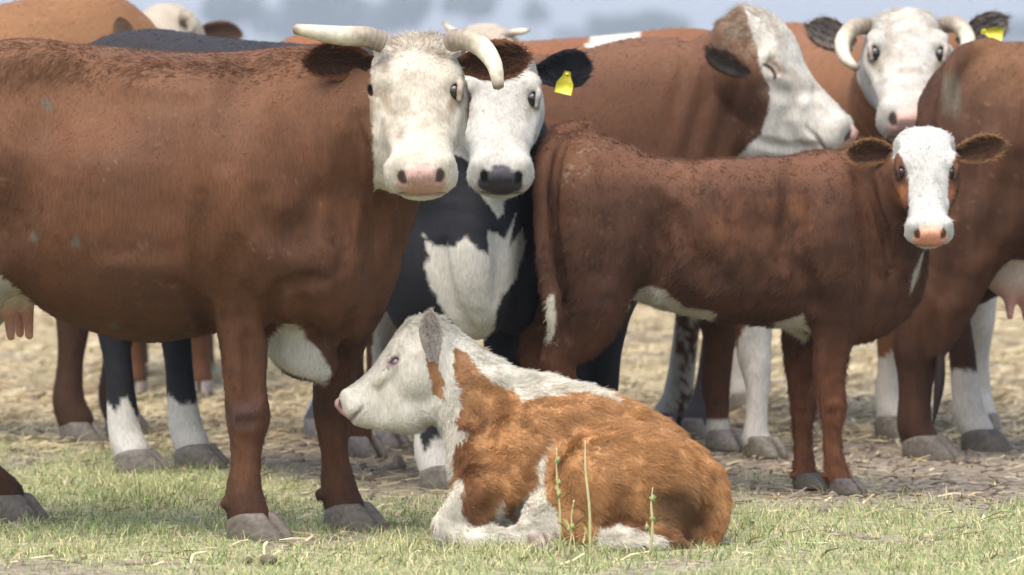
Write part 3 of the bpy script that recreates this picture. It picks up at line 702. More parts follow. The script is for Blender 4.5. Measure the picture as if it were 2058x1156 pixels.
# the air
hz = new_mat('hazy_air'); hm, nt, p = hz; nt.nodes.remove(p)
pv = nt.nodes.new('ShaderNodeVolumePrincipled'); pv.inputs['Color'].default_value = (.83, .90, .97, 1); pv.inputs['Density'].default_value = .00036; pv.inputs['Anisotropy'].default_value = .1
nt.links.new(pv.outputs[0], [q for q in nt.nodes if q.type == 'OUTPUT_MATERIAL'][0].inputs['Volume'])
x, y0, y1, z0, z1 = 1500, -60, 2960, -1.2, 26.0
HV = A([(-x, y0, z0), (x, y0, z0), (x, y1, z0), (-x, y1, z0), (-x, y0, z1), (x, y0, z1), (x, y1, z1), (-x, y1, z1)], float)
HQ = A([(0, 3, 2, 1), (4, 5, 6, 7), (0, 1, 5, 4), (1, 2, 6, 5), (2, 3, 7, 6), (3, 0, 4, 7)])
tag(mesh_obj('haze', HV, HQ, hm, smooth=False), 'thin pale blue summer haze in the air', 'haze', kind='stuff')
# ------------------------------------------------------------------ big horned cow in front
c1 = Cow('cow', W(490, 1075, 16.0), 'big brown horned cow with white face, standing side-on in front at left')
c1.frame((W(600, 0, 15.98)), (1, -.16))
S = c1.S
c1.trunk(c1.sec_px([(-330, 200, 480, .12), (-260, 125, 560, .24), (-120, 92, 590, .29), (0, 83, 575, .32), (55, 78, 595, .335), (140, 87, 645, .37), (280, 101, 686, .405), (400, 108, 676, .385),
                    (500, 111, 655, .335), (590, 106, 640, .29), (660, 118, 640, .24), (720, 170, 610, .18), (765, 260, 540, .10)]), k=.06)
for px, py, dy, r, w in ((48, 140, -.20, .06, .07), (-250, 200, -.16, .07, .06)): S.ell(W(px, py, 16.1 + dy), (.13, w, r), .12)
# neck: turned towards the camera
sqn = (A([0, 1., 0]), .78)
S.chain([W(560, 330, 15.95), W(650, 300, 15.95), W(730, 270, 15.85), W(800, 215, 15.78)], [.27, .25, .205, .13], .10, sq=sqn)
S.chain([W(740, 300, 15.85), W(770, 420, 15.9), W(735, 530, 15.95), W(690, 620, 15.98)], [.10, .085, .09, .10], .08, sq=sqn)
# shoulder mass and brisket
S.ell(W(500, 400, 15.80), (.17, .20, .30), .12, ax=A([nrm([1, 0, .35]), [0, 1, 0], nrm([-.35, 0, 1])]))
S.ell(W(640, 520, 15.86), (.14, .16, .18), .10)
S.chain([W(690, 590, 15.97), W(640, 650, 15.98), W(612, 700, 15.98)], [.10, .085, .072], .05, sq=(A([0, 1., 0]), .8))
S.chain([W(550, 668, 15.97), W(600, 705, 15.97), W(650, 742, 15.97)], [.06, .06, .034], .05, sq=(A([0, 1., 0]), .7))
# legs
l1 = L([(488, 470), (480, 585), (489, 690), (495, 830), (494, 925), (490, 995), (500, 1044)], 15.82)
S.chain(l1, [.145, .093, .066, .055, .0405, .052, .058], .06); S.ell(l1[3] + A([.012, -.01, -.005]), (.05, .05, .065), .03)
l2 = L([(694, 545), (690, 640), (674, 740), (668, 830), (672, 910), (680, 978), (694, 1026)], 16.14)
S.chain(l2, [.13, .088, .062, .053, .039, .050, .056], .06)
l3 = L([(-150, 330), (-60, 480), (-110, 660), (-190, 790), (-95, 900), (2, 985), (14, 1008)], 16.45)
S.chain(l3, [.20, .20, .11, .07, .05, .052, .05], .06)
l4 = L([(-190, 330), (-110, 520), (-190, 700), (-280, 800), (-250, 920), (-230, 1010), (-215, 1040)], 15.95)
S.chain(l4, [.20, .20, .11, .07, .05, .052, .05], .06)
# bones, folds and creases
y0, y1 = 15.3, 16.3
S.score([(515, 118), (480, 165), (458, 235), (452, 310)], .05, .012, y0, y1, .05)
S.score([(404, 400), (397, 470), (399, 560), (412, 640), (424, 668)], .022, .016, y0, y1, .03)
S.score([(350, 575), (392, 612), (416, 655)], .02, .009, y0, y1, .025)
S.score([(528, 405), (545, 455), (590, 472), (640, 455), (660, 400)], .05, .010, y0, y1, .05)
S.score([(545, 700), (545, 625), (560, 584), (600, 568), (655, 562)], .022, .020, y0, y1, .025)
S.score([(600, 590), (612, 640), (640, 690)], .02, .008, y0, y1, .03)
for q in ([(722, 240), (716, 350), (708, 450), (690, 540)], [(748, 300), (752, 400), (736, 500)], [(690, 290), (688, 400), (678, 480)], [(770, 390), (765, 450), (742, 540)]): S.score(q, .02, .007, y0, y1, .03)
S.score([(65, 165), (130, 180), (195, 160)], .14, .030, y0, y1, .10)
S.score([(-40, 520), (20, 420), (62, 330), (85, 250)], .08, .014, y0, y1, .07)
for q in (205, 250, 295, 340): S.score([(q + 30, 200), (q + 8, 300), (q, 400), (q + 8, 500)], .05, .0035, y0, y1, .05)
S.score([(470, 500), (452, 570), (455, 650)], .03, .006, y0, y1, .04)
S.score([(512, 690), (520, 760), (512, 800)], .02, .005, y0, y1, .03)
for g in (l1, l2): leg_detail(S, g)
H1 = Head(W(838, 62, 15.82), (.032, -.63, -.775), (1, 0, .01), .955)
H1.sculpt(S); H1.lids(S); b1 = H1.box(); c1.fine = [(b1[0], b1[1], .0045)]
def col1(P, N):
    px, py = proj(P); c = coat(P, BROWN * 1.05, DARK, 1, .7)
    st_ = vnoise(P * A([1, 1, .12]), 70, 3) * .6 + vnoise(P * A([1, 1, .2]), 28, 4); c = c * (1 + .13 * st_ * sstep(380, 620, px))[:, None] * (1 + .08 * vnoise(P * A([.3, 1, 1]), 40, 8))[:, None]
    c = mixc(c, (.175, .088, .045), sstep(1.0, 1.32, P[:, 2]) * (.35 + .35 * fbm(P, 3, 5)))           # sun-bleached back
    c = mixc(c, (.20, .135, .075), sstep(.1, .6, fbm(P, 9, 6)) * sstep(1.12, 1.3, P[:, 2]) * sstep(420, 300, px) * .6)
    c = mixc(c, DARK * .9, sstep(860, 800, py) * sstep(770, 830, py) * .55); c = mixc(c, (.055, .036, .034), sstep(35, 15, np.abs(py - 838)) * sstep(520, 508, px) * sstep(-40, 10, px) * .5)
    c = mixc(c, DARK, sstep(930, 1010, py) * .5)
    for a, b, r in ((152, 488, 13), (68, 478, 12), (95, 212, 14), (230, 655, 11)): c = mixc(c, (.085, .08, .06), sstep(r, r * .5, np.hypot(px - a, (py - b) * .8) + 5 * vnoise(P, 60, 7)) * .8)
    br = sdpoly(px, py, [(535, 690), (560, 660), (583, 648), (605, 656), (618, 682), (645, 705), (657, 730), (668, 752), (650, 775), (560, 740), (525, 710)]) / 720
    c = wmix(c, P, np.where(P[:, 1] > 15.82, br, -1), 11, (.48, .445, .37), .006)
    c = wmix(c, P, np.minimum.reduce([(py - 552 - px * .85) / 720., (75 - px) / 720., (720 - py) / 720.]), 12, CREAM, .01)
    x, y, z = H1.loc(P); f = np.minimum.reduce([y + .15 + .10 * sstep(.2, .3, z), z + .035, .6 - z, .136 - np.abs(x), .10 - y])
    f = np.where((z > .3) & (np.abs(x) < .125) & (y > -.19) & (y < .1) & (z < .6), np.maximum(f, .05), f)
    c = wmix(c, P, np.where(P[:, 1] < 15.95, f, -1), 13, (.475, .43, .34), .006)
    c = face_cols(c, P, H1, (.40, .255, .21), 1., 3)
    return c
def flow1(P, N): b = np.tile(A([-.75, 0, -.66]), (len(P), 1)); b[:, 0] *= sstep(.35, .75, P[:, 2]); return mixflow(P, H1, b)
def disp1(P, N):
    px, py = proj(P); x, y, z = H1.loc(P); body = sstep(.30, .36, np.abs(z - .2) + np.maximum(-.3 - y, 0))
    d = .004 * fbm(P, 6, 20) + .0015 * fbm(P, 22, 21)
    fold = np.sin((px - .32 * (py - 300)) * .16 + 2.2 * fbm(P, 5, 22)) * sstep(690, 730, px) * sstep(830, 780, px) * sstep(180, 260, py) * sstep(600, 480, py)
    ribs = np.sin(px * .055 + .6) * sstep(120, 200, px) * sstep(400, 330, px) * sstep(150, 260, py) * sstep(560, 420, py)
    return d + .0035 * fold + .0022 * ribs
def hl1(P):
    x, y, z = H1.loc(P); f = sstep(-.3, -.2, y) * sstep(-.1, .0, z); poll = sstep(.16, .02, np.abs(z)) * sstep(-.15, -.05, y)
    return .012 - .005 * f + .022 * poll * f
e1 = ear(c1.root, c1.base, W(748, 128, 15.80), W(612, 108, 15.72), (-.15, -1, .1), .125, (BROWN * 1.3, DARK * 1.6, BROWN * 2.2), .6, droop=.10, seed=2)
e2 = ear(c1.root, c1.base, W(922, 132, 15.80), W(1064, 112, 15.74), (.15, -1, .1), .130, (BROWN * 1.3, DARK * 1.6, BROWN * 2.2), .6, droop=.02, seed=3)
for e in (e1, e2): c1.srcs.append(ear_src(e[1], e[2], e[3], 2500, .02))
horn(c1.root, c1.base, L([(768, 84, 15.74), (735, 74, 15.72), (690, 72, 15.68), (640, 66, 15.66), (592, 58, 15.66)], 0), [.031, .029, .027, .022, .014], 1)
horn(c1.root, c1.base, L([(906, 82, 15.74), (940, 80, 15.70), (972, 98, 15.66), (994, 132, 15.62), (1002, 176, 15.60)], 0), [.031, .030, .028, .022, .015], 2)
H1.eyes(c1.root, c1.base)
for p_, a, sp in ((l1[-1], -.5, .4), (l2[-1], -.5, .4), (l3[-1], -.5, .2), (l4[-1], -.3, .2)): c1.add_hoof(p_, a, 1.08, (.115, .095, .073), sp)
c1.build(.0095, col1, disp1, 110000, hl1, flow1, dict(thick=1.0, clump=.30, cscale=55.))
# udder
U = Sculpt(); U.ell(W(-25, 545, 16.2), (.15, .13, .13), .03)
for px, py, dy in ((18, 622, -.05), (55, 620, .0), (36, 616, .06), (-30, 625, -.03)): U.chain([W(px - 4, py - 45, 16.2 + dy), W(px, py, 16.2 + dy), W(px + 4, py + 55, 16.2 + dy)], [.028, .019, .012], .03)
V, Q = U.mesh(.007); px, py = proj(V); c = mixc(np.tile(A([.60, .55, .44]), (len(V), 1)), (.52, .27, .21), sstep(590, 640, py)); mesh_obj('udder', V, Q, M_SKIN, c1.root, c1.base, c)

# ------------------------------------------------------------------ lying calf
c7 = Cow('calf', W(1150, 1090, 15.7), 'fluffy ginger and white calf lying on the grass in front', 'calf')
c7.frame(W(1100, 0, 15.8), (-1, .1)); S = c7.S; YQ = A([0, 1., 0])
S.chain([W(1018, 938, 15.86), W(1070, 925, 15.86), W(1150, 935, 15.84), W(1260, 968, 15.78), W(1345, 1000, 15.74)], [.155, .198, .222, .20, .15], .06)
S.chain([W(1060, 850, 15.88), W(1000, 830, 15.88), W(945, 775, 15.9), W(893, 722, 15.92)], [.135, .130, .105, .085], .06, sq=(YQ, .85))
S.chain([W(985, 905, 15.86), W(938, 838, 15.9), W(898, 792, 15.92)], [.09, .066, .062], .06)
S.ell(W(1003, 985, 15.74), (.108, .13, .15), .06)                                   # shoulder / chest
S.ell(W(1255, 985, 15.60), (.205, .13, .165), .035, ax=A([nrm([1, 0, -.12]), YQ, nrm([.12, 0, 1])]))     # near thigh
S.ell(W(1335, 1000, 15.66), (.125, .15, .135), .05)
S.ell(W(1385, 1020, 15.72), (.075, .11, .10), .05)
S.chain([W(1395, 925, 15.74), W(1432, 975, 15.70), W(1440, 1040, 15.66), W(1425, 1088, 15.60)], [.035, .034, .032, .026], .035)   # tail
S.chain([W(1130, 1035, 15.58), W(1180, 1078, 15.50), W(1290, 1088, 15.47), W(1385, 1085, 15.52)], [.075, .035, .034, .028], .035)   # folded hind leg
S.chain([W(990, 970, 15.62), W(945, 1020, 15.60), W(908, 1052, 15.62)], [.085, .062, .046], .045)   # forearm
S.chain([W(905, 1058, 15.62), W(960, 1080, 15.56), W(1030, 1085, 15.54), W(1075, 1086, 15.54)], [.042, .034, .03, .03], .03)   # folded shank
S.chain([W(1098, 985, 15.60), W(1080, 1050, 15.56), W(1088, 1088, 15.54)], [.03, .045, .04], .04)
y0, y1 = 15.2, 16.2
S.score([(1108, 905), (1126, 866), (1180, 838), (1260, 824), (1330, 845)], .03, .015, y0, y1, .03)
S.score([(1107, 895), (1085, 950), (1070, 1010)], .03, .02, y0, y1, .035)
S.score([(1018, 940), (1008, 1000), (965, 1045)], .025, .012, y0, y1, .03)
S.score([(945, 840), (980, 900), (1030, 930)], .05, .010, y0, y1, .05)
S.score([(1140, 1050), (1210, 1062), (1330, 1075)], .02, .012, y0, y1, .025)
S.score([(1325, 1008), (1365, 1022), (1395, 1055), (1398, 1085)], .035, .028, y0, y1, .04)
S.score([(1405, 930), (1412, 990), (1408, 1050)], .015, .010, y0, y1, .02)
H7 = Head(W(850, 634, 15.93), (-.735, -.10, -.67), (-.08, -1, .06), .675, True, ey=-.075, ez=.218)
S.ell(W(818, 805, 15.90), (.078, .062, .080), .05); S.chain([W(812, 830, 15.90), W(770, 838, 15.89), W(728, 835, 15.88)], [.045, .036, .026], .04)
H7.sculpt(S); H7.lids(S); b7 = H7.box(.012); c7.fine = [(b7[0], b7[1], .0036)]
def col7(P, N):
    px, py = proj(P); n2 = fbm(P * A([1, 1, .6]), 26, 71); c = np.tile(TAN, (len(P), 1)) * (1 + .22 * n2)[:, None]
    c = mixc(c, (.115, .047, .02), sstep(.1, .8, fbm(P, 7, 72) + sstep(1010, 930, px) * .75 + .35 * sstep(960, 1060, py)) * .85)
    c = mixc(c, (.37, .20, .088), sstep(.0, .6, fbm(P, 12, 76) + .5 * sstep(900, 820, py)) * .55)
    dk = np.hypot((px - 1362) / 55, (py - 1018) / 42); c = mixc(c, (.07, .045, .03), sstep(1.2, .5, dk + .25 * n2) * .55)
    k = 730.
    w1 = sdpoly(px, py, [(868, 600), (960, 695), (1050, 725), (1130, 748), (1225, 790), (1236, 803), (1165, 788), (1120, 793), (1040, 806), (1048, 794), (1012, 778), (985, 765), (963, 747), (949, 722), (925, 700), (909, 700), (913, 752), (927, 818), (914, 842),
                          (920, 870), (935, 868), (928, 890), (914, 880), (914, 955), (870, 960), (640, 960), (640, 560), (830, 560)])
    w2 = sdpoly(px, py, [(931, 962), (928, 1020), (940, 1068), (940, 1110), (870, 1110), (870, 990), (909, 965)])
    w3 = sdpoly(px, py, [(1112, 886), (1083, 925), (1079, 975), (1039, 1010), (1030, 1045), (1010, 1040), (1008, 1000), (985, 1050), (940, 1060), (940, 1110), (1115, 1110), (1125, 1062), (1110, 1020), (1089, 966), (1094, 925)])
    w4 = sdpoly(px, py, [(1200, 1052), (1300, 1068), (1340, 1085), (1340, 1110), (1190, 1110)])
    br = sdpoly(px, py, [(858, 705), (882, 712), (884, 738), (893, 760), (892, 800), (870, 798), (864, 760), (857, 735)])
    w = np.maximum.reduce([w1, w2, w3, w4]); w = np.minimum(w, -br) / k
    c = wmix(c, P, w, 73, (.58, .54, .44), .010, .003)
    c = mixc(c, (.44, .37, .26), sstep(.1, .6, fbm(P, 14, 77)) * sstep(0, 8, w * k) * .35)
    c = face_cols(c, P, H7, (.55, .34, .30), .22, 5, rim=(.34, .25, .22))
    return c
def flow7(P, N):
    px, py = proj(P); b = np.stack([np.where(px < 1400, .75, .2), np.zeros(len(P)), -.62 + 0 * px], 1); b[:, 2] -= .5 * sstep(1330, 1430, px)
    return mixflow(P, H7, b)
def hl7(P):
    x, y, z = H7.loc(P); f = sstep(-.34, -.24, y) * sstep(-.1, .0, z) * sstep(.3, .2, np.abs(x)); poll = sstep(.14, .02, np.abs(z)) * sstep(-.15, -.05, y)
    return .0165 - .0105 * f + .014 * poll * f
def disp7(P, N):
    x, y, z = H7.loc(P); f = sstep(-.34, -.24, y) * sstep(-.1, .0, z) * sstep(.3, .2, np.abs(x)); return (.005 * fbm(P, 14, 80) + .003 * fbm(P, 38, 81)) * (1 - f)
e3 = ear(c7.root, c7.base, W(872, 728, 15.80), W(866, 622, 15.72), (-.40, -.92, .1), .078, (BROWN * 1.4, A([.38, .34, .32]), A([.52, .45, .36])), .6, droop=0, seed=4)
e4 = ear(c7.root, c7.base, W(858, 665, 16.02), W(848, 640, 16.12), (-.5, .8, .2), .075, (BROWN * .9, A([.58, .54, .51]), A([.60, .54, .44])), .6, seed=5)
c7.srcs.append(ear_src(e3[1], e3[2], e3[3], 900, .009))
H7.eyes(c7.root, c7.base, (.17, .135, .13), r=.0215)
c7.build(.0075, col7, disp7, 170000, hl7, flow7, dict(thick=1.0, lift=.36, mess=.22, clump=.55, cscale=30., curl=.12, coh=40.))
hoof(c7.root, c7.base, W(1088, 1092, 15.50) * A([1, 1, 0]), -1.2, .62, (.25, .2, .16), 5)
def brown_cow(seed, base=BROWN, dark=DARK, amt=.55):
    def f(P, N):
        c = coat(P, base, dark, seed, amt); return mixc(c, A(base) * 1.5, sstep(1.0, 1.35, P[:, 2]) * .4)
    return f
def head_mask(P, H, jaw=.26, back=.03, wide=.15):
    x, y, z = H.loc(P); return np.minimum.reduce([y + jaw, z + back, .6 - z, wide + .06 - np.abs(x), .12 - y])
def front_ears(cow, H, cols, ln=.2, width=.125, up=(0, 0), z=.03, opn=None, which=(-1, 1), hair=1200, back=0.):
    out = []
    for g in which:
        b = H.p(g * .105, -.085, z); t = b + H.ex * g * ln * H.sc + Z3 * up[0 if g < 0 else 1] * ln * H.sc - H.en * back * ln
        e = ear(cow.root, cow.base, b, t, H.en if opn is None else opn, width * H.sc, cols, .6, seed=int(abs(b[0]) * 100) + g + 3)
        cow.srcs.append(ear_src(e[1], e[2], e[3], hair, .016)); out.append(e)
    return out

# ------------------------------------------------------------------ black cow with the white face
o2 = W(300, 935, 18.4)
c2 = Cow('cow', o2, 'black cow with white face, white chest and yellow ear tag beside the horned cow'); c2.frame(o2, (.84, -.54))
T2 = TRUNK[:8] + [(1.2, 1.34, .55, .28), (1.3, 1.26, .52, .25), (1.38, 1.12, .55, .19), (1.44, 1.0, .66, .10)]
c2.generic(1.03, fore=((.0, .19), (-.02, -.20)), hind=((.10, .17), (.08, -.15)), trunk=T2, toes=-.35, hs=1.05, hcol=(.12, .105, .085))
S = c2.S
S.chain([W(880, 330, 17.75), W(950, 290, 17.62), W(1000, 210, 17.50)], [.27, .22, .14], .1, sq=(A([.84, -.54, 0]), .9))
S.chain([W(985, 400, 17.45), W(960, 500, 17.42), W(955, 600, 17.45), W(955, 640, 17.5)], [.10, .125, .115, .062], .09)
S.ell(W(835, 540, 17.55), (.11, .14, .20), .1); S.ell(W(1040, 540, 17.65), (.10, .14, .20), .1)
S.chain([W(890, 500, 17.36), W(905, 600, 17.36), W(935, 660, 17.38)], [.01, .016, .008], .05, True)
S.chain([W(1000, 480, 17.32), W(1005, 600, 17.34)], [.01, .012], .05, True)
H2 = Head(W(1003, 82, 17.40), (.02, -.60, -.80), (1, .06, -.02), .96)
H2.sculpt(S); H2.lids(S); b = H2.box(); c2.fine = [(b[0], b[1], .0055)]
WP2 = [(851, 470), (868, 492), (890, 492), (914, 497), (925, 485), (937, 475), (957, 495), (983, 511), (979, 466), (999, 469), (1014, 486), (1036, 430), (1026, 492), (1049, 460), (1056, 492), (1039, 558), (1013, 594), (996, 630), (993, 660), (970, 690), (944, 690), (917, 662), (891, 626), (875, 590), (862, 575), (858, 545), (849, 535), (862, 515)]
def col2(P, N):
    px, py = proj(P); c = np.tile(BLACK, (len(P), 1)) * (1 + .3 * fbm(P, 12, 2))[:, None]
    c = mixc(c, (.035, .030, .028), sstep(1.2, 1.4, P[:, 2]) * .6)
    w = np.where(P[:, 1] < 18.1, sdpoly(px, py, WP2), -99); w = np.maximum(w, np.where(P[:, 1] < 17.7, sdpoly(px, py, [(960, 380), (1040, 380), (1015, 405), (1013, 430), (1000, 440), (988, 420)]), -99))
    c = wmix(c, P, w / 655., 21, (.48, .455, .385), .006)
    foot = .215 - P[:, 2] + .05 * vnoise(P * A([1, 1, 0]), 26, 7) - .05 * (px > 600); c = wmix(c, P, foot, 22, (.50, .475, .42), .012)
    x, y, z = H2.loc(P); c = wmix(c, P, np.minimum(head_mask(P, H2, .22, .05), .135 - np.abs(x) + .6 * np.maximum(z - .05, 0)), 23, (.44, .42, .365), .006)
    return face_cols(c, P, H2, (.055, .052, .056), .5, 6, rim=(.06, .05, .05))
def flow2(P, N): return mixflow(P, H2, np.tile(A([-.3, .1, -.9]), (len(P), 1)))
e = ear(c2.root, c2.base, W(1078, 150, 17.55), W(1188, 132, 17.50), (.05, -1, .1), .135, (BLACK, BLACK * .8, BLACK * 1.5), .5, seed=8, droop=.0, prof=[(0, .45), (.15, .6), (.35, .85), (.6, 1.0), (.8, .92), (.93, .6), (1, .1)])
c2.srcs.append(ear_src(e[1], e[2], e[3], 1500, .014)); ear_tag(e[0], c2.base, W(1136, 166, 17.42), (1, 0, -.22), (.22, 0, 1), .052, .070)
e = ear(c2.root, c2.base, W(930, 130, 17.6), W(850, 120, 17.62), (-.05, -1, .1), .13, (BLACK, BLACK * .8, BLACK * 1.5), .5, seed=9)
H2.eyes(c2.root, c2.base)
c2.build(.012, col2, lambda P, N: .004 * fbm(P, 7, 3), 45000, lambda P: .012 + 0 * P[:, 0], flow2)

# ------------------------------------------------------------------ standing calf
c6 = Cow('calf', W(1400, 985, 17.5), 'brown calf with white face standing side-on, looking at the camera', 'calf')
c6.frame(W(1400, 0, 17.5), (1, -.03)); S = c6.S
c6.trunk(c6.sec_px([(1086, 340, 470, .06), (1102, 292, 545, .13), (1140, 264, 585, .175), (1200, 268, 600, .195), (1260, 290, 598, .195), (1330, 318, 618, .205), (1450, 323, 645, .225), (1550, 319, 655, .22),
                    (1640, 316, 668, .20), (1720, 330, 690, .17), (1790, 385, 662, .13), (1838, 450, 600, .07)]), k=.05)
S.ell(W(1190, 440, 17.40), (.14, .13, .20), .06); S.ell(W(1175, 560, 17.40), (.085, .09, .14), .06)
S.ell(W(1660, 480, 17.37), (.10, .11, .20), .07); S.ell(W(1530, 400, 17.40), (.14, .10, .10), .08)
S.chain([W(1680, 410, 17.5), W(1760, 400, 17.46), W(1835, 360, 17.36)], [.155, .13, .085], .07, sq=(YQ, .85))
S.chain([W(1800, 420, 17.42), W(1815, 520, 17.45), W(1790, 600, 17.5)], [.07, .075, .07], .06)
m1 = L([(1690, 560), (1676, 660), (1668, 760), (1674, 815), (1672, 880), (1680, 945), (1690, 968)], 17.40)
S.chain(m1, [.085, .062, .043, .040, .0275, .035, .035], .05)
m2 = L([(1625, 590), (1612, 680), (1612, 770), (1615, 820), (1613, 880), (1617, 945), (1620, 968)], 17.62)
S.chain(m2, [.085, .060, .042, .039, .027, .034, .034], .05)
m3 = L([(1180, 500), (1190, 600), (1170, 670), (1128, 722), (1145, 830), (1152, 930), (1162, 965)], 17.40)
S.chain(m3, [.13, .115, .075, .048, .032, .036, .036], .05); S.chain([W(1190, 640, 17.40), W(1120, 690, 17.40), W(1108, 720, 17.40)], [.04, .025, .025], .04)
m4 = L([(1140, 520), (1130, 610), (1100, 660), (1072, 700), (1080, 830), (1090, 930), (1100, 960)], 17.62)
S.chain(m4, [.11, .09, .055, .045, .031, .035, .035], .05)
S.chain([W(1175, 262, 17.5), W(1125, 276, 17.48), W(1094, 330, 17.38), W(1088, 430, 17.32), W(1096, 530, 17.28), W(1110, 610, 17.26), W(1114, 680, 17.26)], [.030, .034, .030, .025, .024, .028, .012], .012)
S.chain(L([(1122, 300), (1112, 400), (1126, 520), (1136, 610)], 17.33), [.012, .014, .014, .01], .02, True)
S.chain(L([(1315, 400), (1322, 470), (1310, 560), (1280, 600)], 17.29), [.02, .035, .03, .02], .06, True)
S.chain(L([(1740, 350), (1770, 440), (1790, 540)], 17.36), [.008, .012, .008], .04, True)
S.chain(L([(1590, 330), (1600, 420), (1570, 520)], 17.27), [.008, .014, .008], .05, True)
y0, y1 = 17.1, 17.7
leg_detail(S, m1, .7); leg_detail(S, m2, .7)
S.score([(1135, 285), (1120, 330), (1115, 420), (1124, 520), (1138, 610), (1138, 680)], .014, .022, y0, y1, .015)
S.score([(1320, 395), (1327, 470), (1314, 555), (1284, 598)], .03, .02, y0, y1, .03)
S.score([(1598, 330), (1590, 420), (1602, 520), (1632, 610)], .03, .008, y0, y1, .035)
S.score([(1220, 330), (1240, 430), (1225, 540)], .05, .008, y0, y1, .05)
S.score([(1640, 620), (1625, 560), (1590, 520)], .02, .010, y0, y1, .025)
S.score([(1725, 340), (1748, 430), (1755, 540), (1735, 620)], .025, .010, y0, y1, .03)
S.score([(1350, 430), (1400, 520), (1440, 560)], .04, .010, y0, y1, .04)
for q in (1420, 1470, 1520): S.score([(q + 10, 400), (q, 480), (q + 4, 570)], .03, .004, y0, y1, .03)
H6 = Head(W(1858, 256, 17.32), (.012, -.58, -.815), (1, .02, 0), .735, True)
H6.sculpt(S); H6.lids(S); b = H6.box(.012); c6.fine = [(b[0], b[1], .004)]
def col6(P, N):
    px, py = proj(P); c = coat(P, A([.080, .035, .0175]), A([.028, .015, .0105]), 31, .85)
    cu = np.abs(fbm(P * A([1, .5, 1]), 9, 41)); cm = sstep(1300, 1400, px) * sstep(1760, 1650, px) * sstep(680, 560, py)
    c = mixc(c, (.020, .011, .008), sstep(.22, .0, cu) * cm * .35)
    c = mixc(c, (.145, .062, .028), sstep(.05, .6, fbm(P, 8, 33)) * sstep(1310, 1400, px) * sstep(1660, 1600, px) * sstep(520, 400, py) * .9)
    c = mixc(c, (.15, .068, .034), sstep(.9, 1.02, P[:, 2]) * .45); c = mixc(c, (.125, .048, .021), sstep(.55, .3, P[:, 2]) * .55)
    c = mixc(c, (.27, .23, .16), sstep(.2, .5, vnoise(P, 90, 5)) * sstep(36, 15, np.abs(px - 1165 - (330 - py) * .6)) * sstep(60, 30, np.abs(py - 330)) * .3)
    w = sdpoly(px, py, [(1262, 612), (1290, 578), (1312, 574), (1345, 590), (1380, 618), (1440, 628), (1440, 670), (1300, 670)])
    w = np.maximum(w, sdpoly(px, py, [(1555, 650), (1590, 640), (1615, 632), (1628, 665), (1620, 690), (1590, 672)]))
    w = np.maximum(w, np.where((P[:, 1] < 17.42), sdpoly(px, py, [(1100, 598), (1112, 592), (1118, 640), (1108, 690), (1100, 690), (1098, 640)]), -99))
    w = np.maximum(w, sdpoly(px, py, [(1838, 540), (1858, 500), (1850, 545), (1830, 590)]) * 1.)
    c = wmix(c, P, w / 658., 34, (.45, .415, .33), .005)
    x, y, z = H6.loc(P); ax = np.abs(x - .006); hw = np.interp(z, [-.1, 0, .10, .16, .21, .28, .35, .40, .47, .6], [.105, .128, .135, .108, .086, .079, .084, .105, .12, .13])
    f = np.minimum.reduce([hw - ax, y + .16 + .14 * sstep(.38, .44, z), z + .06, .1 - y]); c = wmix(c, P, f, 35, (.46, .445, .40), .006)
    c = mixc(c, (.24, .085, .03), sstep(.07, .0, np.hypot(z - .275, (y + .09) * .7)) * (np.abs(x) < .16) * sstep(0, -.004, f) * .7)
    return face_cols(c, P, H6, (.60, .29, .19), .06, 8, rim=(.03, .018, .014))
def disp6(P, N):
    px, py = proj(P); m = sstep(1300, 1400, px) * sstep(1760, 1650, px) * sstep(680, 560, py)
    w = P * A([1, .5, 1]); return .003 * fbm(P, 8, 40) + m * (.006 * fbm(w, 9, 41) + .004 * fbm(w, 20, 42))
def flow6(P, N): b = np.tile(A([-.7, 0, -.7]), (len(P), 1)); b[:, 0] *= sstep(.3, .55, P[:, 2]); return mixflow(P, H6, b)
EC = (BROWN * 1.5, A([.085, .046, .027]), A([.27, .145, .065]))
ea = ear(c6.root, c6.base, W(1800, 308, 17.36), W(1704, 292, 17.34), (-.1, -1, -.25), .100, EC, .65, droop=.12, seed=11)
eb = ear(c6.root, c6.base, W(1912, 312, 17.36), W(2020, 288, 17.34), (.1, -1, -.1), .100, EC, .65, droop=.0, seed=12)
for e in (ea, eb): c6.srcs.append(ear_src(e[1], e[2], e[3], 1800, .014))
H6.eyes(c6.root, c6.base)
for p_ in (m1[-1], m2[-1], m3[-1], m4[-1]): c6.add_hoof(p_, -.6, .68, (.06, .05, .045), .3)
def hl6(P):
    x, y, z = H6.loc(P); f = sstep(-.3, -.2, y) * sstep(-.1, .0, z); return .016 - .008 * f
c6.build(.0085, col6, disp6, 80000, hl6, flow6, dict(clump=.55, cscale=45., mess=.28, lift=.34))

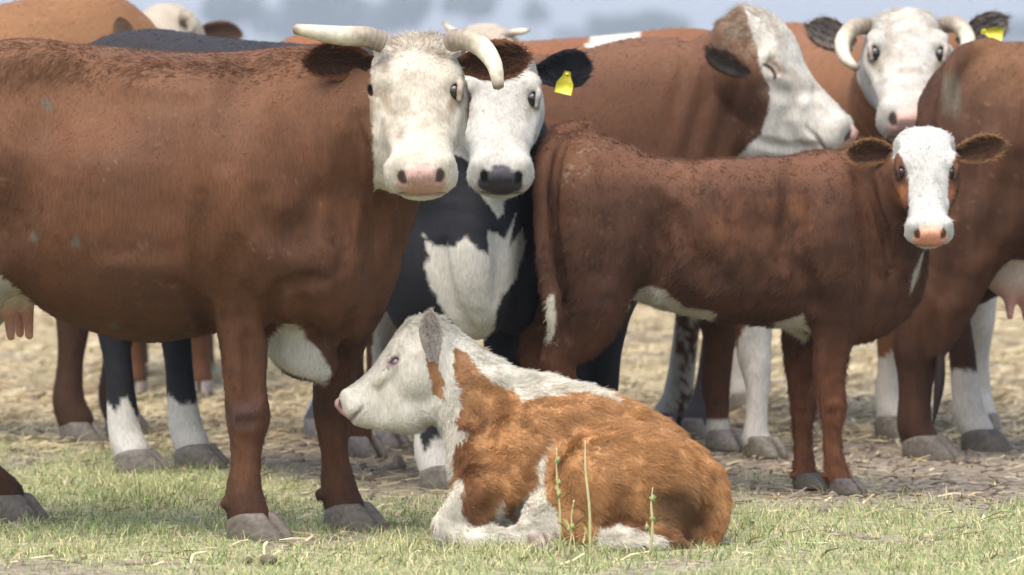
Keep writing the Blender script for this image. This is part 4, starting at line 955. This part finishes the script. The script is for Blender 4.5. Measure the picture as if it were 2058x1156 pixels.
# ------------------------------------------------------------------ sleepy white-faced cow behind the standing calf
c3 = Cow('cow', W(1100, 900, 19.15), 'brown cow with white face in profile, eyes shut, behind the standing calf'); c3.frame(W(740, 0, 19.15), (1, -.02)); S = c3.S
c3.trunk(c3.sec_px([(600, 230, 420, .12), (640, 150, 490, .22), (740, 118, 540, .28), (850, 112, 560, .30), (1000, 114, 605, .34), (1150, 108, 605, .34), (1270, 92, 585, .31), (1360, 100, 585, .28), (1440, 140, 575, .22), (1500, 215, 530, .15), (1535, 300, 450, .08)]))
S.chain([W(1310, 240, 19.1), W(1400, 225, 19.08), W(1470, 170, 19.02), W(1520, 110, 18.98)], [.245, .225, .185, .13], .1, sq=(YQ, .7))
S.chain([W(1440, 260, 19.05), W(1500, 250, 19.0)], [.11, .09], .08)
n1 = L([(1490, 480), (1505, 600), (1515, 680), (1520, 745), (1521, 820), (1520, 880), (1528, 893)], 18.98); S.chain(n1, [.12, .085, .06, .05, .036, .044, .046], .06)
n2 = L([(1440, 480), (1445, 600), (1445, 690), (1440, 745), (1440, 820), (1442, 870), (1450, 880)], 19.32); S.chain(n2, [.12, .085, .058, .05, .036, .044, .046], .06)
n3 = L([(720, 330), (760, 470), (735, 580), (700, 650), (705, 760), (715, 870), (725, 880)], 18.98); S.chain(n3, [.18, .16, .09, .06, .044, .05, .05], .06)
n4 = L([(760, 330), (800, 470), (790, 600), (768, 660), (762, 740), (765, 850), (775, 865)], 19.32); S.chain(n4, [.18, .16, .09, .058, .042, .05, .05], .06)
H3 = Head(W(1524, 14, 18.96), (.64, -.10, -.765), (.10, 1, .05), 1.04, ey=-.085, ez=.188)
S.ell(W(1562, 245, 18.93), (.13, .09, .12), .06); S.chain([W(1530, 285, 18.95), W(1600, 285, 18.93), W(1670, 275, 18.92)], [.075, .06, .045], .05)
H3.sculpt(S)
S.score([(1600, 205), (1578, 245), (1598, 288)], .02, .006, 18.5, 19.2, .025); S.score([(1655, 160), (1640, 200), (1662, 232)], .015, .004, 18.5, 19.2, .02); S.score([(1520, 285), (1580, 300), (1640, 298)], .02, .008, 18.5, 19.2, .02); S.score([(1548, 175), (1585, 190), (1625, 180)], .025, .006, 18.5, 19.2, .03)
H3.lids(S, True); b = H3.box(); c3.fine = [(b[0], b[1], .0055)]
def col3(P, N):
    px, py = proj(P); c = coat(P, BROWN * .9, DARK, 51, .65); c = mixc(c, (.17, .085, .046), sstep(1.2, 1.36, P[:, 2]) * .5)
    x, y, z = H3.loc(P); w = np.minimum(sdpoly(px, py, [(1494, 10), (1500, -40), (1900, -40), (1900, 420), (1480, 420), (1478, 318), (1500, 298), (1528, 270), (1540, 240), (1548, 180), (1526, 130), (1520, 90), (1506, 50)]) / 605, 19.3 - P[:, 1])
    c = wmix(c, P, np.where(py < 340, w, -1), 52, (.475, .445, .375), .008)
    lw = np.where(px > 1480, sdpoly(px, py, [(1480, 690), (1500, 650), (1530, 640), (1575, 640), (1575, 960), (1480, 960)]), np.where((px > 1400) & (py > 845), 8, -99)); lw = np.maximum(lw, np.where((px > 748) & (px < 800) & (py > 620), 9, -99))
    c = wmix(c, P, np.where(P[:, 2] < .5, lw / 605, -1), 53, (.48, .455, .40), .012)
    return face_cols(c, P, H3, (.54, .35, .27), .7, 9, rim=(.35, .26, .2), slit=True)
ee = ear(c3.root, c3.base, W(1508, 150, 18.78), W(1420, 96, 18.70), (-.35, -.9, -.6), .105, (BROWN * 1.1, A([.16, .14, .12]), BROWN * 1.3), .75, seed=13)
c3.srcs.append(ear_src(ee[1], ee[2], ee[3], 1200, .02)); ear(c3.root, c3.base, H3.p(.10, -.1, .03), H3.p(.3, -.14, .0), H3.en, .13, (BROWN * .7, DARK, BROWN), seed=14)
H3.eyes(c3.root, c3.base, (.02, .014, .01), r=.017)
for p_, cc in ((n1[-1], (.12, .105, .082)), (n2[-1], (.2, .17, .15)), (n3[-1], (.12, .1, .09)), (n4[-1], (.2, .17, .15))): c3.add_hoof(p_, -.9, .95, cc, .2)
def disp3(P, N):
    px, py = proj(P); f = np.sin((px + .25 * (py - 200)) * .11 + 2 * fbm(P, 4, 60)) * sstep(1300, 1380, px) * sstep(1540, 1500, px); return .004 * fbm(P, 6, 61) + .005 * f
def hl3(P):
    x, y, z = H3.loc(P); return .014 + .022 * sstep(.12, .02, np.abs(z)) * sstep(-.18, -.05, y)
c3.build(.012, col3, disp3, 45000, hl3, lambda P, N: mixflow(P, H3, np.tile(A([-.5, 0, -.8]), (len(P), 1))))

# ------------------------------------------------------------------ horned cow facing the camera at the right
fc = W(1868, 880, 20.0); u4 = nrm([.34, -.94, 0])
c4 = Cow('cow', fc, 'tan cow with woolly white face and drooping horns, facing the camera at right'); c4.frame(fc - u4 * 1.25, u4)
c4.generic(1.05, fore=((0, .19), (.02, -.17)), hind=((0, .17), (0, -.17)), hs=1.0, hcol=(.13, .112, .088)); S = c4.S
S.chain([W(1850, 260, 20.0), W(1835, 200, 19.75), W(1822, 130, 19.55)], [.27, .22, .15], .1)
H4 = Head(W(1822, 8, 19.46), (-.025, -.74, -.67), (1, 0, 0), 1.06); H4.sculpt(S); H4.lids(S); b = H4.box(); c4.fine = [(b[0], b[1], .0055)]
def col4(P, N):
    px, py = proj(P); c = coat(P, A([.185, .086, .037]), A([.10, .043, .02]), 61, .6)
    c = wmix(c, P, np.where(px < 1850, .24 + .22 * fbm(P, 9, 66) - P[:, 2], .60 - P[:, 2]), 62, (.48, .455, .4), .02)
    x, y, z = H4.loc(P); c = wmix(c, P, head_mask(P, H4, .27, .06), 63, (.43, .41, .355), .008)
    return face_cols(c, P, H4, (.50, .32, .27), .85, 10)
ec4 = (DARK, A([.30, .26, .22]), BROWN * .8)
f4 = ear(c4.root, c4.base, W(1718, 92, 19.6), W(1622, 52, 19.58), (-.2, -1, .2), .125, ec4, .6, seed=15); g4 = ear(c4.root, c4.base, W(1925, 90, 19.6), W(2024, 36, 19.58), (.2, -1, .1), .125, ec4, .6, seed=16)
for e in (f4, g4): c4.srcs.append(ear_src(e[1], e[2], e[3], 1200, .02))
ear_tag(g4[0], c4.base, W(1994, 66, 19.48), (.25, 0, 1), (-1, 0, .2), .045, .075)
horn(c4.root, c4.base, L([(1748, 52, 19.5), (1716, 56, 19.45), (1694, 82, 19.40), (1698, 114, 19.34), (1722, 138, 19.28)], 0), [.030, .030, .027, .022, .012], 5)
horn(c4.root, c4.base, L([(1896, 50, 19.5), (1924, 50, 19.45), (1944, 76, 19.40), (1940, 104, 19.34), (1918, 124, 19.28)], 0), [.030, .030, .027, .022, .012], 6)
H4.eyes(c4.root, c4.base)
def hl4(P):
    x, y, z = H4.loc(P); return .012 + .022 * sstep(.16, .05, z) * sstep(-.12, -.04, y)
c4.build(.014, col4, lambda P, N: .004 * fbm(P, 7, 71), 30000, hl4, lambda P, N: mixflow(P, H4, np.tile(A([.2, .2, -.9]), (len(P), 1))), dict(clump=.5, cscale=50.))

# ------------------------------------------------------------------ cow cut by the right edge
o5 = W(2050, 920, 19.05); c5 = Cow('cow', o5, 'dark brown cow cut off by the right edge, rump and tail towards the left'); c5.frame(o5, (.95, -.30))
c5.generic(1.0, fore=((0, .15), (0, -.15)), hind=((-.13, .15),), toes=-.5, hs=1.05, hcol=(.085, .072, .058)); S = c5.S; c5.add_hoof(W(1850, 0, 18.86), -.45, 1.12, (.085, .072, .058), .3)
S.ell(W(1960, 330, 18.95), (.17, .2, .28), .1); S.chain([W(1935, 450, 18.9), W(1890, 580, 18.88), W(1850, 690, 18.88)], [.18, .13, .075], .08)
S.chain([W(1990, 98, 19.0), W(1935, 112, 18.95), W(1903, 170, 18.86), W(1893, 300, 18.80), W(1896, 450, 18.74), W(1898, 600, 18.76), W(1890, 710, 18.80)], [.04, .036, .03, .026, .020, .016, .013], .03)
S.chain(L([(1925, 160), (1915, 300), (1910, 430)], 18.74), [.016, .02, .014], .03, True)
S.chain([W(1880, 600, 18.88), W(1848, 700, 18.88), W(1840, 780, 18.88), W(1838, 850, 18.88), W(1850, 882, 18.88)], [.12, .080, .056, .058, .058], .05)
S.score([(1990, 230), (1962, 360), (1950, 470), (1915, 590)], .05, .010, 18.3, 19.4, .05); S.score([(2040, 330), (2020, 430), (1985, 500)], .05, .010, 18.3, 19.4, .05); S.score([(1875, 640), (1858, 700), (1856, 800)], .015, .005, 18.5, 19.2, .02); S.score([(2030, 150), (1990, 180), (1975, 240)], .06, .010, 18.3, 19.4, .06)
Hx = Head(o5 + A([1.75, -.4, 1.35]), (.6, 0, -.8), (0, 1, 0), 1.); Hx.sculpt(S); S.chain([c5.at(1.2, 1.05), Hx.p(0, -.13, .06)], [.26, .14], .1)
def col5(P, N):
    px, py = proj(P); c = coat(P, BROWN * .85, DARK * .8, 81, .8); c = mixc(c, (.17, .085, .04), sstep(1.05, 1.35, P[:, 2]) * sstep(1920, 2000, px) * .6)  # lit top of the back painted into the coat as lighter orange-brown
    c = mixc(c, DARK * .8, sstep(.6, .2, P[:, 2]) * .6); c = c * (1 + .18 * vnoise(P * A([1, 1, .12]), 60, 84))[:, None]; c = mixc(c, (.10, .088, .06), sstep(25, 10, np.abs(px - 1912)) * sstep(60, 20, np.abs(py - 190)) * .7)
    foot = np.where(px > 1908, .26 - P[:, 2], -1); c = wmix(c, P, foot, 82, (.48, .45, .39), .014); return c
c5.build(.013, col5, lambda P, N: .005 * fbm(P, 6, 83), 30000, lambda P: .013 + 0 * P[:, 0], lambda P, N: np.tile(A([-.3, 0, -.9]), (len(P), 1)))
U = Sculpt(); U.ell(W(2060, 520, 19.1), (.16, .13, .15), .03)
for px, py, dy in ((2030, 600, -.05), (2062, 605, .0), (2090, 598, -.04)): U.chain([W(px, py - 50, 19.1 + dy), W(px, py, 19.1 + dy), W(px, py + 36, 19.1 + dy)], [.03, .02, .012], .03)
V, Q = U.mesh(.009); px, py = proj(V); mesh_obj('udder', V, Q, M_SKIN, c5.root, c5.base, mixc(np.tile(A([.55, .46, .38]), (len(V), 1)), (.50, .27, .22), sstep(560, 610, py)))
sw = Sculpt(); sw.chain([W(1891, 695, 18.80), W(1888, 770, 18.79), W(1876, 850, 18.79)], [.012, .018, .005], .01); V, Q = sw.mesh(.007)
t5 = mesh_obj('tail_switch', V, Q, M_COAT, c5.root, c5.base, np.tile(A([.02, .014, .012]), (len(V), 1)))

# ------------------------------------------------------------------ further cattle
def plain_head(cow, O, ef, ex, sc, neck, cols, h=.012):
    H = Head(O, ef, ex, sc); H.sculpt(cow.S); cow.S.chain([neck, H.p(0, -.13, .06)], [.26, .14], .1); return H
o8 = W(-625, 880, 19.75); c8 = Cow('cow', o8, 'tall tan brown cow at the top left corner, head lowered'); c8.frame(o8, (1, 0))
c8.generic(1.11, fore=((.12, .17), (.0, -.17)), toes=-.6, hs=.95, hcol=(.10, .086, .068))
c8.S.chain([c8.at(1.25, 1.15), W(190, 130, 19.75), W(270, 165, 19.75)], [.33, .23, .15], .12, sq=(YQ, .75))
H8 = Head(W(285, 150, 19.75), (.7, 0, -.7), (0, 1, 0), .95); H8.sculpt(c8.S)
ear(c8.root, c8.base, W(262, 96, 19.55), W(240, 34, 19.5), (-.2, -1, 0), .085, (BROWN, A([.2, .13, .09]), TAN), .6, seed=17)
def col8(P, N):
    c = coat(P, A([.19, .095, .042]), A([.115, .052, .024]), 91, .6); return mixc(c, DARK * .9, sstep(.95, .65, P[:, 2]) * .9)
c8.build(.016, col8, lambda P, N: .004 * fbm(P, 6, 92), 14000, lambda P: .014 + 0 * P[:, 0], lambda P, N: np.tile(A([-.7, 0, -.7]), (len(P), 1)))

o10 = W(1372, 880, 19.95); c10 = Cow('cow', o10, 'red cow with a white patch on its back, behind the sleepy cow'); c10.frame(o10, (-1, -.03))
c10.generic(1.035, hind=((0, .16), (.08, -.16)), toes=-1.2, hs=1., hcol=(.1, .09, .085)); H10 = plain_head(c10, c10.at(1.75, .95), (-.5, 0, -.86), (0, -1, 0), .95, c10.at(1.3, 1.0), None)
def col10(P, N):
    px, py = proj(P); c = coat(P, A([.19, .08, .035]), DARK, 95, .5); w = np.minimum.reduce([.5 - np.abs(px - 1235) / 580. * 8 + .2, P[:, 2] - 1.25])
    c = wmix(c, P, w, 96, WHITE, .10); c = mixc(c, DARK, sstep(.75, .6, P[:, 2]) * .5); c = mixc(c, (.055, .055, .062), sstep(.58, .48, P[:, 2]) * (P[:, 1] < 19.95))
    return wmix(c, P, np.where((P[:, 1] > 19.97) & (P[:, 2] < .62), .02 + (px < 1358) * .02 - .02, -1), 97, (.48, .455, .41), .03)
c10.build(.016, col10, None, 12000, lambda P: .016 + 0 * P[:, 0], lambda P, N: np.tile(A([.7, 0, -.5]), (len(P), 1)))

def peeker(label, O, u, g, sc, horns, seed, coatc):
    u = nrm([u[0], u[1], 0]); fp = A([O[0], O[1], 0]) - u * .5; cow = Cow('cow', fp, label); cow.frame(fp - u * 1.2 * g, u); cow.generic(g, hs=.95)
    H = Head(O, u * .45 - Z3 * .89, np.cross(u, Z3) * -1., sc); H = Head(O, u * .45 - Z3 * .89, (1, 0, 0), sc); H.sculpt(cow.S); H.lids(cow.S); cow.S.chain([cow.at(1.25 * g, 1.1 * g), H.p(0, -.13, .07)], [.25 * g, .14 * g], .1); b = H.box(); cow.fine = [(b[0], b[1], .009)]
    def colp(P, N):
        c = coat(P, coatc, DARK, seed, .6); c = wmix(c, P, head_mask(P, H, .3, .1), seed + 1, (.38, .33, .25), .01); return face_cols(c, P, H, PINK, .4, seed)
    H.eyes(cow.root, cow.base); front_ears(cow, H, (BROWN, DARK, BROWN), hair=300, z=.06)
    for i, (pts, rr) in enumerate(horns): horn(cow.root, cow.base, pts, rr, seed + i)
    cow.build(.018, colp, None, 9000, lambda P: .02 + 0 * P[:, 0], lambda P, N: mixflow(P, H, np.tile(A([.2, .2, -.9]), (len(P), 1)))); return cow
peeker('cow showing only its cream woolly poll above the black back', W(332, 26, 21.6), (.05, -1), .93, .95, [(L([(362, 34), (378, 36), (386, 52), (380, 66)], 21.55), [.03, .027, .02, .01])], 101, BROWN)
peeker('cow showing only pale horn tips behind the big horned cow\'s head', W(975, 66, 20.6), (.05, -1), .93, .98, [(L([(945, 76), (918, 68), (900, 56), (891, 44)], 20.6), [.018, .016, .012, .006]), (L([(1005, 74), (1030, 66), (1050, 64), (1064, 60)], 20.6), [.016, .014, .011, .006])], 111, TAN)
ob = W(1178, 960, 18.02); cb = Cow('calf', ob, 'black calf of which one leg shows behind the standing calf', 'calf'); cb.frame(ob - A([.12, -.88, 0]), (.14, -.99))
cb.generic(.74, fore=((0, .085), (0, -.085)), toes=-1.2, hs=.8, trunk=[(a, min(b_, 1.26), max(c_, .84), d_ * .6) for a, b_, c_, d_ in TRUNK]); Hb = plain_head(cb, cb.at(1.08, .98), (0, -.75, -.6), (1, 0, 0), .5, cb.at(.95, .8), None)
cb.build(.014, lambda P, N: np.tile(BLACK * 1.1, (len(P), 1)))
# ------------------------------------------------------------------ weeds, flower, dung
def weed(px, base_py, top_py, bend, label, w, buds, seed, cone=False):
    r = np.random.default_rng(seed); Y = yg(base_py); b = W(px, base_py, Y); t = W(px + bend, top_py, Y)
    root = bpy.data.objects.new('weed_stalk', None); COL.objects.link(root); root.location = b; tag(root, label, 'weed', 'tall weed stalks in front of the lying calf')
    V, Q, k = tube([b, b + (t - b) * .4 + A([.004, 0, 0]), b + (t - b) * .75 - A([.002, 0, 0]), t], [w, w * .9, w * .7, w * .35], 8, 6)
    mesh_obj('stem', V, Q, M_BLADE, root, b, mixc(np.tile(A([.36, .33, .15]), (len(V), 1)), (.48, .43, .24), k))
    for i in range(buds):
        s = r.uniform(.35, 1.); c = b + (t - b) * s + A([r.normal(0, .004), r.normal(0, .004), 0]); V, Q = sphere(8, 5); sz = w * r.uniform(1.1, 2.0)
        V = V * A([sz, sz, sz * 1.5]) * (1 + .25 * r.normal(0, 1, (len(V), 1))) + c; mesh_obj('seed_head', V, Q, M_BLADE, root, b, np.tile(A([.27, .27, .10]), (len(V), 1)))
    for i in range(5):
        s = r.uniform(.02, .55); c = b + (t - b) * s; a = r.uniform(0, 6.28); d = A([math.cos(a), math.sin(a) * .5, .9]); d = d / np.linalg.norm(d) * r.uniform(.03, .06); sd = A([-.5 * math.sin(a), .5 * math.cos(a), .1]) * .008
        P0, P1, P2 = c, c + d * .6, c + d + A([0, 0, -.008]); V = A([P0, P1 - sd, P2, P1 + sd]); mesh_obj('leaf', V, A([(0, 1, 2, 3)]), M_BLADE, root, b, np.tile(A([.19, .23, .07]), (4, 1)), smooth=False)
weed(1125, 1118, 900, -6, 'leftmost weed stalk in front of the lying calf, knobbly with buds', .0030, 9, 1)
weed(1186, 1125, 885, -10, 'tallest weed stalk in front of the lying calf, bare and pale', .0042, 0, 2)
weed(1306, 1115, 980, 6, 'shortest thick weed stalk, before the calf\'s dark hindquarter', .0040, 3, 3)
weed(1140, 1122, 1005, 14, 'low weed stalk between the knobbly and the tallest stalk', .0026, 5, 4)
for px, py, s in ((295, 1030, .010),):
    Y = yg(py + 6); b = W(px, py + 6, Y); root = bpy.data.objects.new('flower', None); COL.objects.link(root); root.location = b; tag(root, 'tiny yellow flower in the grass left of the cow\'s front leg', 'flower')
    V, Q, k = tube([b - A([0, 0, .01]), b + A([.002, 0, .02]), b + A([0, 0, .045])], [.0015, .0012, .001], 6, 3); mesh_obj('stem', V, Q, M_BLADE, root, b, np.tile(A([.12, .18, .05]), (len(V), 1)))
    for i in range(6):
        a = i * 1.047; d = A([math.cos(a), math.sin(a), .35]); sd = A([-math.sin(a), math.cos(a), 0]); c = b + A([0, 0, .045]); V = A([c, c + d * s * .6 - sd * s * .4, c + d * s, c + d * s * .6 + sd * s * .4]); mesh_obj('petal', V, A([(0, 1, 2, 3)]), M_BLADE, root, b, np.tile(A([.75, .62, .04]), (4, 1)), smooth=False)
for px, py, sx, label, seed in ((535, 1128, .05, 'dark dry dung crumbs in the grass below the cow\'s front hoof', 1), (545, 790, .09, 'dark clod on the straw between the cow\'s front legs', 3), (345, 878, .06, 'small dark clod near the white footed black legs', 4)):
    Y = yg(py); c = W(px, py, Y); D = Sculpt(); r = np.random.default_rng(seed)
    for i in range(7): D.ell(c + A([r.normal(0, sx * .5), r.normal(0, sx * .5), .002]), (sx * r.uniform(.2, .45), sx * r.uniform(.2, .45), sx * r.uniform(.10, .22)), .012)
    V, Q = D.mesh(.005); V = V + vert_normals(V, Q) * (.004 * fbm(V, 60, seed))[:, None]
    tag(mesh_obj('dung_lump', V, Q, M_DUNG, None, None, A([.10, .078, .055]) * (1 + .3 * fbm(V, 40, seed))[:, None]), label, 'dung', 'dung and clods on the ground')
